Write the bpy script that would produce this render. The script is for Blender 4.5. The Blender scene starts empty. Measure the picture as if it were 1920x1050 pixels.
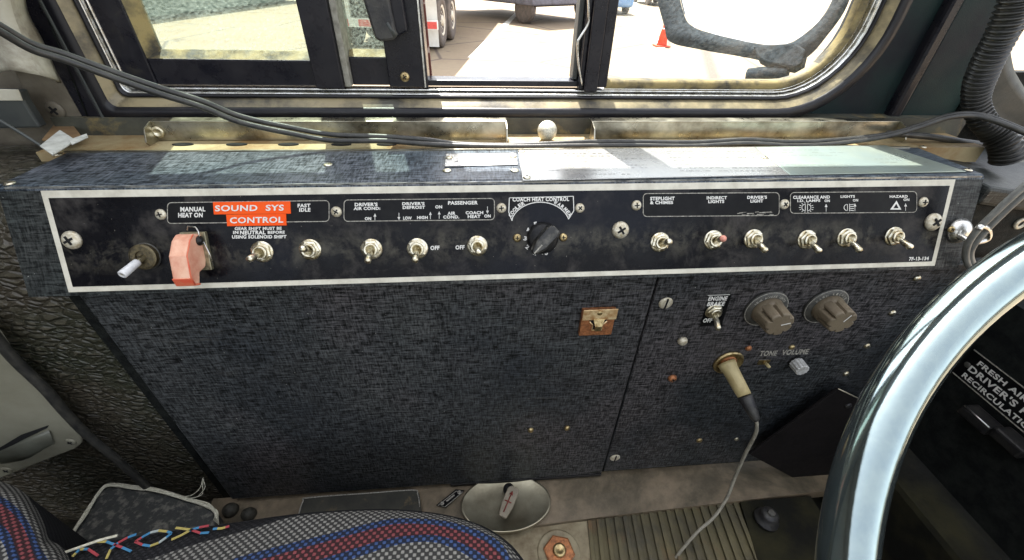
import bpy, math, random
from math import sin, cos, pi, radians, sqrt, atan2
from mathutils import Vector, Matrix
random.seed(7)
SC = bpy.context.scene
COL = SC.collection
V = Vector

# ------------------------------------------------------------------ camera
YAW, PITCH, ROLL, FPX = 0.10273703, 0.63863066, 0.03045493, 792.4
_X = V((cos(YAW), 0, sin(YAW))); _Y = V((-sin(YAW), 0, cos(YAW))); _Z = V((0, -1, 0))
_A = Matrix(((1, 0, 0), (0, cos(PITCH), -sin(PITCH)), (0, sin(PITCH), cos(PITCH))))
_B = Matrix(((cos(ROLL), -sin(ROLL), 0), (sin(ROLL), cos(ROLL), 0), (0, 0, 1)))
CM = _B @ _A @ Matrix((_X, _Y, _Z)).transposed()      # world -> camera (x right, y down, z forward)
cd = bpy.data.cameras.new('camera'); cam = bpy.data.objects.new('camera', cd); COL.objects.link(cam)
cd.sensor_fit = 'HORIZONTAL'; cd.sensor_width = 36; cd.lens = 36 * FPX / 1920
cd.clip_start = 0.01; cd.clip_end = 500
cam.matrix_world = Matrix((CM[0], -CM[1], -CM[2])).transposed().to_4x4()
SC.camera = cam

# ------------------------------------------------------------------ world, sun, exposure
SUN_EL, SUN_AZ = 63, 346          # azimuth of the sun measured from +Y clockwise
w = bpy.data.worlds.new('World'); SC.world = w; w.use_nodes = True
wn = w.node_tree; bg = wn.nodes['Background']
sky = wn.nodes.new('ShaderNodeTexSky'); sky.sky_type = 'NISHITA'; sky.sun_disc = False
sky.sun_elevation = radians(SUN_EL); sky.sun_rotation = radians(SUN_AZ)
sky.air_density = 1.0; sky.dust_density = 3.0; sky.ozone_density = 1.0
hs_ = wn.nodes.new('ShaderNodeHueSaturation'); hs_.inputs['Saturation'].default_value = .28
wn.links.new(sky.outputs[0], hs_.inputs['Color']); wn.links.new(hs_.outputs[0], bg.inputs[0]); bg.inputs[1].default_value = 0.15
sl = bpy.data.lights.new('sun', 'SUN'); sl.energy = 4.5; sl.angle = radians(.5); sl.color = (1, .96, .9)
so = bpy.data.objects.new('sun', sl); COL.objects.link(so)
_sd = V((sin(radians(SUN_AZ)) * cos(radians(SUN_EL)), cos(radians(SUN_AZ)) * cos(radians(SUN_EL)), sin(radians(SUN_EL))))
so.rotation_euler = _sd.to_track_quat('Z', 'Y').to_euler()
VS = SC.view_settings
SC.display_settings.display_device = 'sRGB'
VS.view_transform = 'Standard'; VS.look = 'None'; VS.gamma = 1; VS.use_curve_mapping = False
VS.exposure = 2.05

# ------------------------------------------------------------------ pixel rays onto real planes
def ray(px, py): return CM.transposed() @ V(((px - 960) / FPX, (py - 525) / FPX, 1))
def hit(px, py, p0, n):
    d = ray(px, py); return d * (p0.dot(n) / d.dot(n))
def onX(px, py, x): return hit(px, py, V((x, 0, 0)), V((1, 0, 0)))
def onY(px, py, y): return hit(px, py, V((0, y, 0)), V((0, 1, 0)))
def onZ(px, py, z): return hit(px, py, V((0, 0, z)), V((0, 0, 1)))
class Plane:
    def __init__(s, p0, n, ux):
        s.p0 = V(p0); s.n = V(n).normalized(); s.ux = V(ux).normalized(); s.uy = s.n.cross(s.ux).normalized()
    def at(s, px, py, h=0): return hit(px, py, s.p0 + s.n * h, s.n)
LEAN = radians(22.45)
FP = Plane((0.0223, .36, -.1604), (0, -cos(LEAN), sin(LEAN)), (1, 0, 0))      # tilted switch plate
TP = Plane((0, 0, -.1564), (0, 0, 1), (1, 0, 0))                               # top of the console
YP = .336
LP = Plane((0, YP, 0), (0, -1, 0), (1, 0, 0))                                  # vertical lower panels

# ------------------------------------------------------------------ materials
MATS = {}
def node(nt, t, **k):
    n = nt.nodes.new(t)
    for a, b in k.items():
        if a.startswith('i_'):
            n.inputs[int(a[2:]) if a[2:].isdigit() else a[2:].replace('_', ' ')].default_value = b
        else: setattr(n, a, b)
    return n
def base(name):
    m = bpy.data.materials.new(name); m.use_nodes = True; nt = m.node_tree
    return m, nt, nt.nodes['Principled BSDF']
def uvmap(nt, sx=1, sy=1, rot=0):
    t = node(nt, 'ShaderNodeTexCoord'); mp = node(nt, 'ShaderNodeMapping')
    nt.links.new(t.outputs['UV'], mp.inputs[0]); mp.inputs[3].default_value = (sx, sy, 1); mp.inputs[2].default_value = (0, 0, rot)
    return mp.outputs[0]
def ramp(nt, fac, stops):
    r = node(nt, 'ShaderNodeValToRGB'); nt.links.new(fac, r.inputs[0]); e = r.color_ramp.elements
    while len(e) < len(stops): e.new(.5)
    for i, (p, c) in enumerate(stops):
        e[i].position = p; e[i].color = (c, c, c, 1) if isinstance(c, (int, float)) else (*c, 1)
    return r.outputs[0]
def mixc(nt, fac, a, b, bt='MIX'):
    m = node(nt, 'ShaderNodeMix', data_type='RGBA', blend_type=bt)
    for s, v in ((0, fac), (6, a), (7, b)):
        if hasattr(v, 'is_linked') or isinstance(v, bpy.types.NodeSocket): nt.links.new(v, m.inputs[s])
        else: m.inputs[s].default_value = v if s == 0 else (*v, 1)
    return m.outputs[2]
def math_(nt, op, a, b=None, c=None):
    m = node(nt, 'ShaderNodeMath', operation=op)
    for i, v in enumerate((a, b, c)):
        if v is None: continue
        if isinstance(v, bpy.types.NodeSocket): nt.links.new(v, m.inputs[i])
        else: m.inputs[i].default_value = v
    return m.outputs[0]
def noise(nt, vec, scale, detail=4, rough=.6, dist=0):
    n = node(nt, 'ShaderNodeTexNoise'); nt.links.new(vec, n.inputs['Vector'])
    n.inputs['Scale'].default_value = scale; n.inputs['Detail'].default_value = detail
    n.inputs['Roughness'].default_value = rough; n.inputs['Distortion'].default_value = dist
    return n.outputs[0]
def bump(nt, h, strength, dist, prev=None):
    b = node(nt, 'ShaderNodeBump'); nt.links.new(h, b.inputs['Height'])
    b.inputs['Strength'].default_value = strength; b.inputs['Distance'].default_value = dist
    if prev: nt.links.new(prev, b.inputs['Normal'])
    return b.outputs[0]

def simple(name, c1, c2=None, scale=30, rough=.5, rough2=None, metal=0, bumps=0, bscale=200, lo=.4, hi=.65, spec=.5, coat=0, obj=False, c3=None, s3=8, lo3=.55, hi3=.7):
    """base colour c1 broken by patches of c2 (noise), optionally stains of c3, uneven gloss and fine relief"""
    if name in MATS: return MATS[name]
    m, nt, p = base(name); L = nt.links.new
    vec = uvmap(nt) if not obj else node(nt, 'ShaderNodeTexCoord').outputs['Object']
    c2 = c2 or tuple(x * .75 for x in c1)
    n1 = noise(nt, vec, scale, 6, .65)
    col = mixc(nt, ramp(nt, n1, [(lo, 0), (hi, 1)]), c1, c2)
    if c3:
        n3 = noise(nt, vec, s3, 8, .7, .4); col = mixc(nt, ramp(nt, n3, [(lo3, 0), (hi3, 1)]), col, c3)
    L(col, p.inputs['Base Color'])
    rr = node(nt, 'ShaderNodeMapRange'); L(noise(nt, vec, scale * 2.3, 5, .7), rr.inputs[0])
    rr.inputs[1].default_value = .3; rr.inputs[2].default_value = .7
    rr.inputs[3].default_value = rough; rr.inputs[4].default_value = rough2 if rough2 is not None else min(1, rough * 1.4)
    L(rr.outputs[0], p.inputs['Roughness'])
    p.inputs['Metallic'].default_value = metal; p.inputs['Specular IOR Level'].default_value = spec
    p.inputs['Coat Weight'].default_value = coat; p.inputs['Coat Roughness'].default_value = .12
    if bumps: L(bump(nt, noise(nt, vec, bscale, 6, .7), bumps, .001), p.inputs['Normal'])
    MATS[name] = m; return m

def linen(name, dark, light, rough=.45, coat=0, gain=1.0, spec=.18):
    """embossed linen-look vinyl: short crossing threads"""
    m, nt, p = base(name); L = nt.links.new
    h = noise(nt, uvmap(nt, 70, 560), 1, 3, .7); v = noise(nt, uvmap(nt, 560, 80), 1, 3, .7)
    h2 = noise(nt, uvmap(nt, 40, 330), 1, 4, .75); v2 = noise(nt, uvmap(nt, 330, 60), 1, 4, .75)
    a = math_(nt, 'ADD', math_(nt, 'MULTIPLY', h, .55), math_(nt, 'MULTIPLY', v, .45))
    b = math_(nt, 'ADD', math_(nt, 'MULTIPLY', h2, .6), math_(nt, 'MULTIPLY', v2, .4))
    t = math_(nt, 'ADD', math_(nt, 'MULTIPLY', a, .6), math_(nt, 'MULTIPLY', b, .4))
    f = ramp(nt, t, [(.45, 0), (.565, 1)])
    big = noise(nt, uvmap(nt), 5, 4, .6)
    lt = mixc(nt, ramp(nt, big, [(.35, 0), (.65, 1)]), light, tuple(x * k for x, k in zip(light, (.45, .50, .58))))
    tint = noise(nt, uvmap(nt, 1, 1, .6), 3.2, 3, .5)
    lt = mixc(nt, ramp(nt, tint, [(.5, 0), (.62, 1)]), lt, (light[0] * 1.12, light[1] * 1.0, light[2] * 1.03))
    col = mixc(nt, f, dark, lt)
    scf = noise(nt, uvmap(nt, 5, 55, .9), 1, 5, .7); sc2 = noise(nt, uvmap(nt), 9, 5, .7, .6)
    col = mixc(nt, math_(nt, 'MULTIPLY', ramp(nt, scf, [(.60, 0), (.70, .4)]), ramp(nt, sc2, [(.48, 0), (.6, 1)])), col, (.17, .165, .15))
    col = mixc(nt, ramp(nt, sc2, [(.30, .45), (.44, 0)]), col, (.012, .012, .012))
    dust = noise(nt, uvmap(nt), 420, 2, .5)
    col = mixc(nt, ramp(nt, dust, [(.735, 0), (.76, .8)]), col, (.4, .4, .36))
    L(col, p.inputs['Base Color']); p.inputs['Roughness'].default_value = rough
    p.inputs['Coat Weight'].default_value = coat; p.inputs['Coat Roughness'].default_value = .2
    p.inputs['Specular IOR Level'].default_value = spec
    L(bump(nt, t, .55 * gain, .0012), p.inputs['Normal'])
    MATS[name] = m; return m

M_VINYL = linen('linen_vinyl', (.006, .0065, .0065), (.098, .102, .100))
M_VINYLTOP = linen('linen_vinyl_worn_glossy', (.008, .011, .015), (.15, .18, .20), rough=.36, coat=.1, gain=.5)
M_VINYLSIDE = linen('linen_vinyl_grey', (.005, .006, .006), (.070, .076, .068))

def plate_black():
    m, nt, p = base('smudged_black_paint'); L = nt.links.new
    n1 = noise(nt, uvmap(nt), 22, 8, .7, .3); n2 = noise(nt, uvmap(nt), 260, 3, .6)
    c = mixc(nt, ramp(nt, n1, [(.50, 0), (.70, .8)]), (.0015, .0015, .003), (.070, .064, .058))
    n3 = noise(nt, uvmap(nt, 1, 1, .8), 7, 3, .5)
    c = mixc(nt, ramp(nt, n3, [(.52, 0), (.64, .5)]), c, (.005, .007, .014))
    c = mixc(nt, ramp(nt, n2, [(.72, 0), (.76, .7)]), c, (.35, .33, .27))
    sx_ = node(nt, 'ShaderNodeSeparateXYZ'); L(uvmap(nt), sx_.inputs[0])
    dz = math_(nt, 'ABSOLUTE', math_(nt, 'ADD', sx_.outputs[1], .210)); row = ramp(nt, math_(nt, 'MULTIPLY', dz, 40), [(.15, 1), (.75, 0)])
    n5 = noise(nt, uvmap(nt), 42, 6, .7, .3); c = mixc(nt, math_(nt, 'MULTIPLY', row, ramp(nt, n5, [(.47, 0), (.68, .75)])), c, (.10, .092, .07))
    L(c, p.inputs['Base Color'])
    rr = node(nt, 'ShaderNodeMapRange'); L(n1, rr.inputs[0]); rr.inputs[1].default_value = .4; rr.inputs[2].default_value = .7
    rr.inputs[3].default_value = .22; rr.inputs[4].default_value = .5; L(rr.outputs[0], p.inputs['Roughness'])
    L(bump(nt, n2, .12, .0006), p.inputs['Normal']); p.inputs['Specular IOR Level'].default_value = .15
    return m
M_PLATE = plate_black()
M_BORDER = simple('satin_aluminium_trim', (.66, .63, .52), (.50, .47, .38), 60, .38, .6, 0, .1, 300)
M_WHITE = simple('white_lettering', (.72, .71, .66), (.45, .44, .40), 500, .6, lo=.5, hi=.75)
M_DIMW = simple('worn_grey_lettering', (.42, .40, .34), (.14, .13, .11), 400, .6)
M_INK = simple('faint_grey_ink', (.07, .065, .055), (.14, .13, .11), 500, .6)
M_CHROME = simple('aged_nickel', (.80, .76, .62), (.46, .38, .22), 160, .22, .45, 1, .2, 500, lo=.45, hi=.62)
M_BRASS = simple('tarnished_brass', (.62, .50, .26), (.24, .16, .07), 240, .3, .55, 1, .3, 600)
M_SCREW = simple('painted_screw_head', (.66, .62, .50), (.40, .33, .20), 300, .32, .5, .35, .3, 600)
M_COPPER = simple('rusty_copper', (.50, .20, .08), (.22, .09, .04), 200, .35, .6, .5, .4, 500)
M_STEEL = simple('bright_steel', (.78, .78, .76), (.5, .48, .42), 120, .2, .4, 1)
M_BLACK = simple('black_plastic', (.008, .008, .009), (.022, .021, .019), 90, .35, .55, 0, .1, 500, spec=.3)
M_HOLE = simple('dark_recess', (.004, .004, .004), None, 50, .8)
M_RUBBER = simple('dusty_black_rubber', (.014, .014, .016), (.05, .048, .042), 40, .38, .6, 0, .3, 400)
M_GLOSSBLK = simple('glossy_black_paint', (.006, .006, .010), (.016, .015, .018), 25, .2, .4, 0, .06, 200, spec=.35, c3=(.06, .055, .04), s3=14, lo3=.6, hi3=.78)
M_SEAL = simple('dusty_window_seal', (.26, .20, .08), (.035, .03, .02), 30, .5, .8, 0, .6, 260, lo=.42, hi=.62)
M_SILL = simple('dirty_sill', (.28, .23, .13), (.045, .04, .03), 16, .28, .5, 0, .2, 120, lo=.40, hi=.60)
M_APRON = simple('grimy_painted_metal', (.085, .085, .06), (.035, .035, .03), 18, .45, .7, .1, .3, 300, c3=(.26, .19, .07), s3=16)
M_RAIL = simple('brushed_stainless', (.54, .51, .41), (.15, .13, .09), 22, .22, .42, 1, .15, 150, lo=.40, hi=.68)
M_SHELF = simple('rust_stained_steel', (.38, .31, .17), (.24, .14, .05), 18, .5, .8, .1, .4, 300)
M_CABLE = simple('black_cable', (.018, .018, .017), (.05, .048, .040), 60, .3, .5, 0, .2, 300)
M_GREY = simple('old_cream_paint', (.58, .56, .46), (.36, .33, .24), 9, .4, .65, 0, .3, 160, c3=(.10, .07, .045), s3=6)
M_PILLAR = simple('brown_grey_metal', (.17, .15, .11), (.09, .075, .055), 16, .45, .7, .2, .4, 260)
M_SLATE = simple('slate_grey_paint', (.05, .055, .05), (.03, .034, .034), 20, .4, .6, 0, .2, 300)
M_TAN = simple('tan_enamel', (.27, .26, .195), (.21, .20, .145), 10, .35, .6, 0, .25, 420, c3=(.11, .095, .06), s3=9, lo3=.56, hi3=.75)
M_TEAL = simple('green_black_vinyl', (.008, .026, .022), (.006, .008, .011), 6, .5, .7, 0, .35, 700, spec=.22)
M_DARK = simple('black_crackle_vinyl', (.006, .007, .007), (.016, .018, .016), 60, .6, .8, 0, .7, 500, spec=.12)
M_DARKFL = simple('dirty_dark_floor', (.010, .010, .008), (.028, .026, .013), 12, .7, .9, 0, .5, 300, spec=.1)
M_TOE = simple('worn_toe_board', (.24, .185, .12), (.12, .095, .06), 16, .35, .6, .2, .3, 300, c3=(.05, .045, .028), s3=7, lo3=.46, hi3=.66)
M_FLOORPL = simple('rusty_floor_plate', (.28, .24, .15), (.15, .11, .06), 34, .5, .75, .1, .4, 300, c3=(.13, .05, .02), s3=16, lo3=.6, hi3=.7)
M_RIB = simple('ribbed_pedal_rubber', (.105, .088, .040), (.048, .042, .026), 16, .5, .8, 0, .4, 300, c3=(.14, .075, .03), s3=11, lo3=.56, hi3=.7)
M_PAPER = simple('worn_white_card', (.62, .62, .56), (.38, .38, .33), 60, .7, .8, 0, .5, 260)
M_CARD = simple('brown_card', (.26, .16, .07), (.17, .10, .045), 40, .8)
M_RED = simple('faded_red_plastic', (.64, .25, .16), (.80, .48, .33), 45, .35, .55, 0, .1, 200, lo=.35, hi=.6)
M_REDEDGE = simple('red_plastic_edge', (.68, .10, .05), (.6, .2, .1), 90, .35)
M_ORANGE = simple('orange_embossed_tape', (.88, .085, .008), (.82, .11, .015), 40, .45, .55, spec=.15)
M_KNOB = simple('worn_grey_knob', (.17, .135, .085), (.13, .10, .065), 30, .45, .65, 0, .3, 400)
M_DISC = simple('dull_dial_skirt', (.055, .055, .05), (.10, .095, .08), 70, .4, .6, .2)
M_PLUG = simple('yellowed_plug', (.46, .38, .19), (.33, .26, .12), 40, .4, .6, 0, .2, 300)
M_CORD = simple('grey_cord', (.30, .28, .22), (.16, .15, .12), 90, .5)
M_NAME = simple('engraved_aluminium_nameplate', (.38, .375, .35), (.32, .32, .32), 9, .22, .34, .6, .05, 300)
M_THREAD = simple('frayed_thread', (.62, .60, .48), (.40, .38, .28), 300, .9)
M_PAD = simple('worn_black_pad', (.03, .032, .03), (.13, .125, .105), 90, .6, .8, 0, .8, 380, lo=.5, hi=.62)
M_TAPE2 = simple('red_reflective_tape', (.75, .10, .08), None, 30, .4)
M_WHITEP = simple('white_vehicle_paint', (.78, .78, .74), (.66, .65, .60), 4, .3, .5, 0, obj=True)
M_TYRE = simple('dusty_tyre', (.10, .085, .075), (.16, .13, .11), 9, .8, obj=True)
M_RIM = simple('white_wheel_rim', (.72, .68, .58), (.5, .42, .32), 9, .4, obj=True)
M_GREYP = simple('grey_truck_paint', (.16, .16, .20), (.10, .10, .12), 5, .4, obj=True)
M_BLUEP = simple('blue_vehicle_paint', (.16, .30, .55), (.2, .36, .6), 5, .3, obj=True)
M_CONE = simple('orange_cone_plastic', (.80, .06, .008), None, 20, .5, obj=True)
M_MIRRORBACK = simple('weathered_mirror_housing', (.008, .011, .015), (.030, .038, .046), 120, .7, .9, 0, .8, 500, spec=.1, lo=.42, hi=.58)
M_LINE = simple('white_road_paint', (.70, .69, .64), (.55, .52, .45), 9, .7)
M_CEIL = simple('bus_ceiling_panel', (.17, .17, .155), None, 6, .7)

simple('black_gasket_rubber', (.006, .006, .009), (.014, .013, .014), 20, .28, .45, 0, .1, 200, spec=.35, c3=(.05, .045, .03), s3=30, lo3=.64, hi3=.8)
def mirror_mat():
    m, nt, p = base('mirror_glass'); p.inputs['Base Color'].default_value = (.92, .93, .93, 1)
    p.inputs['Metallic'].default_value = 1; p.inputs['Roughness'].default_value = .05; return m
M_MIRROR = mirror_mat()
def wrinkle():
    m, nt, p = base('wrinkled_brown_vinyl'); L = nt.links.new
    b = noise(nt, uvmap(nt, 1, 1), 300, 4, .6)
    wv = node(nt, 'ShaderNodeVectorMath', operation='ADD'); nn = node(nt, 'ShaderNodeTexNoise'); L(uvmap(nt), nn.inputs['Vector']); nn.inputs['Scale'].default_value = 38; nn.inputs['Detail'].default_value = 3
    sc_ = node(nt, 'ShaderNodeVectorMath', operation='SCALE'); L(nn.outputs[1], sc_.inputs[0]); sc_.inputs[3].default_value = 1.6
    L(uvmap(nt, 75, 125, .35), wv.inputs[0]); L(sc_.outputs[0], wv.inputs[1])
    v = node(nt, 'ShaderNodeTexVoronoi', feature='DISTANCE_TO_EDGE'); L(wv.outputs[0], v.inputs['Vector']); v.inputs['Scale'].default_value = 1
    v2 = node(nt, 'ShaderNodeTexVoronoi', feature='F1'); L(wv.outputs[0], v2.inputs['Vector']); v2.inputs['Scale'].default_value = .45
    h = math_(nt, 'ADD', math_(nt, 'MINIMUM', math_(nt, 'MULTIPLY', v.outputs[0], 2.2), .6), math_(nt, 'MULTIPLY', v2.outputs[0], .5))
    g = noise(nt, uvmap(nt), 7, 4, .6)
    c = mixc(nt, ramp(nt, g, [(.4, 0), (.62, 1)]), (.062, .052, .036), (.034, .036, .022))
    c = mixc(nt, ramp(nt, h, [(.75, 0), (1.05, 1)]), c, (.105, .095, .068))  # highlights on the wrinkle ridges put into the colour
    L(c, p.inputs['Base Color']); p.inputs['Roughness'].default_value = .42
    L(bump(nt, h, .9, .0055, bump(nt, b, .4, .001)), p.inputs['Normal']); return m
M_WRINK = wrinkle()
def concrete():
    m, nt, p = base('sunlit_concrete'); L = nt.links.new
    o = node(nt, 'ShaderNodeTexCoord').outputs['Object']
    a = noise(nt, o, .35, 8, .65, .5); b = noise(nt, o, 6, 6, .7)
    c = mixc(nt, ramp(nt, a, [(.35, 0), (.7, 1)]), (.25, .195, .125), (.19, .135, .085))
    c = mixc(nt, ramp(nt, b, [(.45, 0), (.75, .5)]), c, (.15, .105, .07))
    L(c, p.inputs['Base Color']); cr = node(nt, 'ShaderNodeTexVoronoi', feature='DISTANCE_TO_EDGE'); L(o, cr.inputs['Vector']); cr.inputs['Scale'].default_value = .22
    c2 = mixc(nt, ramp(nt, cr.outputs[0], [(.004, 1), (.012, 0)]), c, (.09, .065, .05)); sp = noise(nt, o, 1.3, 3, .5)
    c2 = mixc(nt, ramp(nt, sp, [(.66, 0), (.70, .8)]), c2, (.10, .07, .05)); L(c2, p.inputs['Base Color'])
    p.inputs['Roughness'].default_value = .85; return m
M_CONC = concrete()
def glass(name, dirt, tint, lo, hi, green=0):
    m, nt, p = base(name); L = nt.links.new
    nt.nodes.remove(p); out = nt.nodes['Material Output']
    tr = node(nt, 'ShaderNodeBsdfTransparent'); tr.inputs[0].default_value = (*tint, 1)
    gl = node(nt, 'ShaderNodeBsdfGlossy'); gl.inputs['Roughness'].default_value = .03
    fr = node(nt, 'ShaderNodeFresnel'); fr.inputs[0].default_value = 1.45
    m1 = node(nt, 'ShaderNodeMixShader'); ge = node(nt, 'ShaderNodeNewGeometry'); fb_ = math_(nt, 'MULTIPLY', fr.outputs[0], math_(nt, 'SUBTRACT', 1, ge.outputs['Backfacing'])); L(fb_, m1.inputs[0]); L(tr.outputs[0], m1.inputs[1]); L(gl.outputs[0], m1.inputs[2])
    df = node(nt, 'ShaderNodeBsdfDiffuse'); df.inputs[0].default_value = (*dirt, 1)
    tl = node(nt, 'ShaderNodeBsdfTranslucent'); tl.inputs[0].default_value = (*dirt, 1)
    md = node(nt, 'ShaderNodeMixShader'); md.inputs[0].default_value = .5; L(df.outputs[0], md.inputs[1]); L(tl.outputs[0], md.inputs[2])
    n = noise(nt, uvmap(nt), 380, 5, .75); n2 = noise(nt, uvmap(nt), 9, 4, .6)
    f = math_(nt, 'MULTIPLY', ramp(nt, n, [(.4, 0), (.7, 1)]), ramp(nt, n2, [(.35, lo), (.65, hi)]))
    m2 = node(nt, 'ShaderNodeMixShader'); L(f, m2.inputs[0]); L(m1.outputs[0], m2.inputs[1]); L(md.outputs[0], m2.inputs[2])
    L(m2.outputs[0], out.inputs[0]); return m
M_GLASSD = glass('dusty_greenish_glass', (.55, .62, .56), (.70, .76, .71), .15, .5)
M_GLASSC = glass('clear_window_glass', (.6, .62, .58), (.95, .97, .96), .01, .09)

def fabric():
    """woven moquette: UV.x along the edge (m), UV.y across the stripes (stripe units)"""
    m, nt, p = base('striped_woven_moquette'); L = nt.links.new
    t = node(nt, 'ShaderNodeTexCoord'); s = node(nt, 'ShaderNodeSeparateXYZ'); L(t.outputs['UV'], s.inputs[0])
    o = node(nt, 'ShaderNodeSeparateXYZ'); L(t.outputs['Object'], o.inputs[0])
    wob = noise(nt, t.outputs['UV'], 60, 2, .5)
    k = 2 * pi / .0042
    vx = math_(nt, 'MULTIPLY', math_(nt, 'ADD', s.outputs[0], math_(nt, 'MULTIPLY', wob, .0008)), k)
    vy = math_(nt, 'MULTIPLY', s.outputs[1], 2 * pi / .145)
    kk = 2 * pi / .0074
    ox = math_(nt, 'MULTIPLY', math_(nt, 'ADD', o.outputs[0], math_(nt, 'MULTIPLY', wob, .001)), kk)
    oy = math_(nt, 'MULTIPLY', math_(nt, 'SUBTRACT', o.outputs[1], math_(nt, 'MULTIPLY', o.outputs[2], 1.0)), kk)
    d2 = math_(nt, 'MULTIPLY', math_(nt, 'SINE', ox), math_(nt, 'SINE', oy))
    mask = ramp(nt, math_(nt, 'ADD', d2, math_(nt, 'MULTIPLY', math_(nt, 'SUBTRACT', noise(nt, t.outputs['UV'], 420, 3, .7), .5), .9)), [(-.1, 0), (.4, 1)])
    mr = node(nt, 'ShaderNodeMath', operation='DIVIDE'); L(s.outputs[1], mr.inputs[0]); mr.inputs[1].default_value = 8
    st = node(nt, 'ShaderNodeValToRGB'); L(mr.outputs[0], st.inputs[0]); st.color_ramp.interpolation = 'CONSTANT'
    blk = (.03, .03, .032); gry = (.30, .29, .26); blu = (.06, .105, .25); red = (.26, .07, .075)
    stops = [(0, blk), (1.0, gry), (2.0, blu), (3.0, red), (4.0, blu), (5.0, gry), (7.6, blu)]
    e = st.color_ramp.elements
    while len(e) < len(stops): e.new(.5)
    for i, (a, c) in enumerate(stops): e[i].position = a / 8; e[i].color = (*c, 1)
    dark = mixc(nt, .12, (.012, .012, .013), st.outputs[0])
    n = noise(nt, t.outputs['UV'], 900, 3, .7)
    c = mixc(nt, mask, dark, st.outputs[0]); c = mixc(nt, ramp(nt, n, [(.45, 0), (.7, .5)]), c, (.02, .02, .02))
    L(c, p.inputs['Base Color']); p.inputs['Roughness'].default_value = .9; p.inputs['Specular IOR Level'].default_value = .15
    L(bump(nt, mask, .7, .0015), p.inputs['Normal']); return m
M_FABRIC = fabric()

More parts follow.
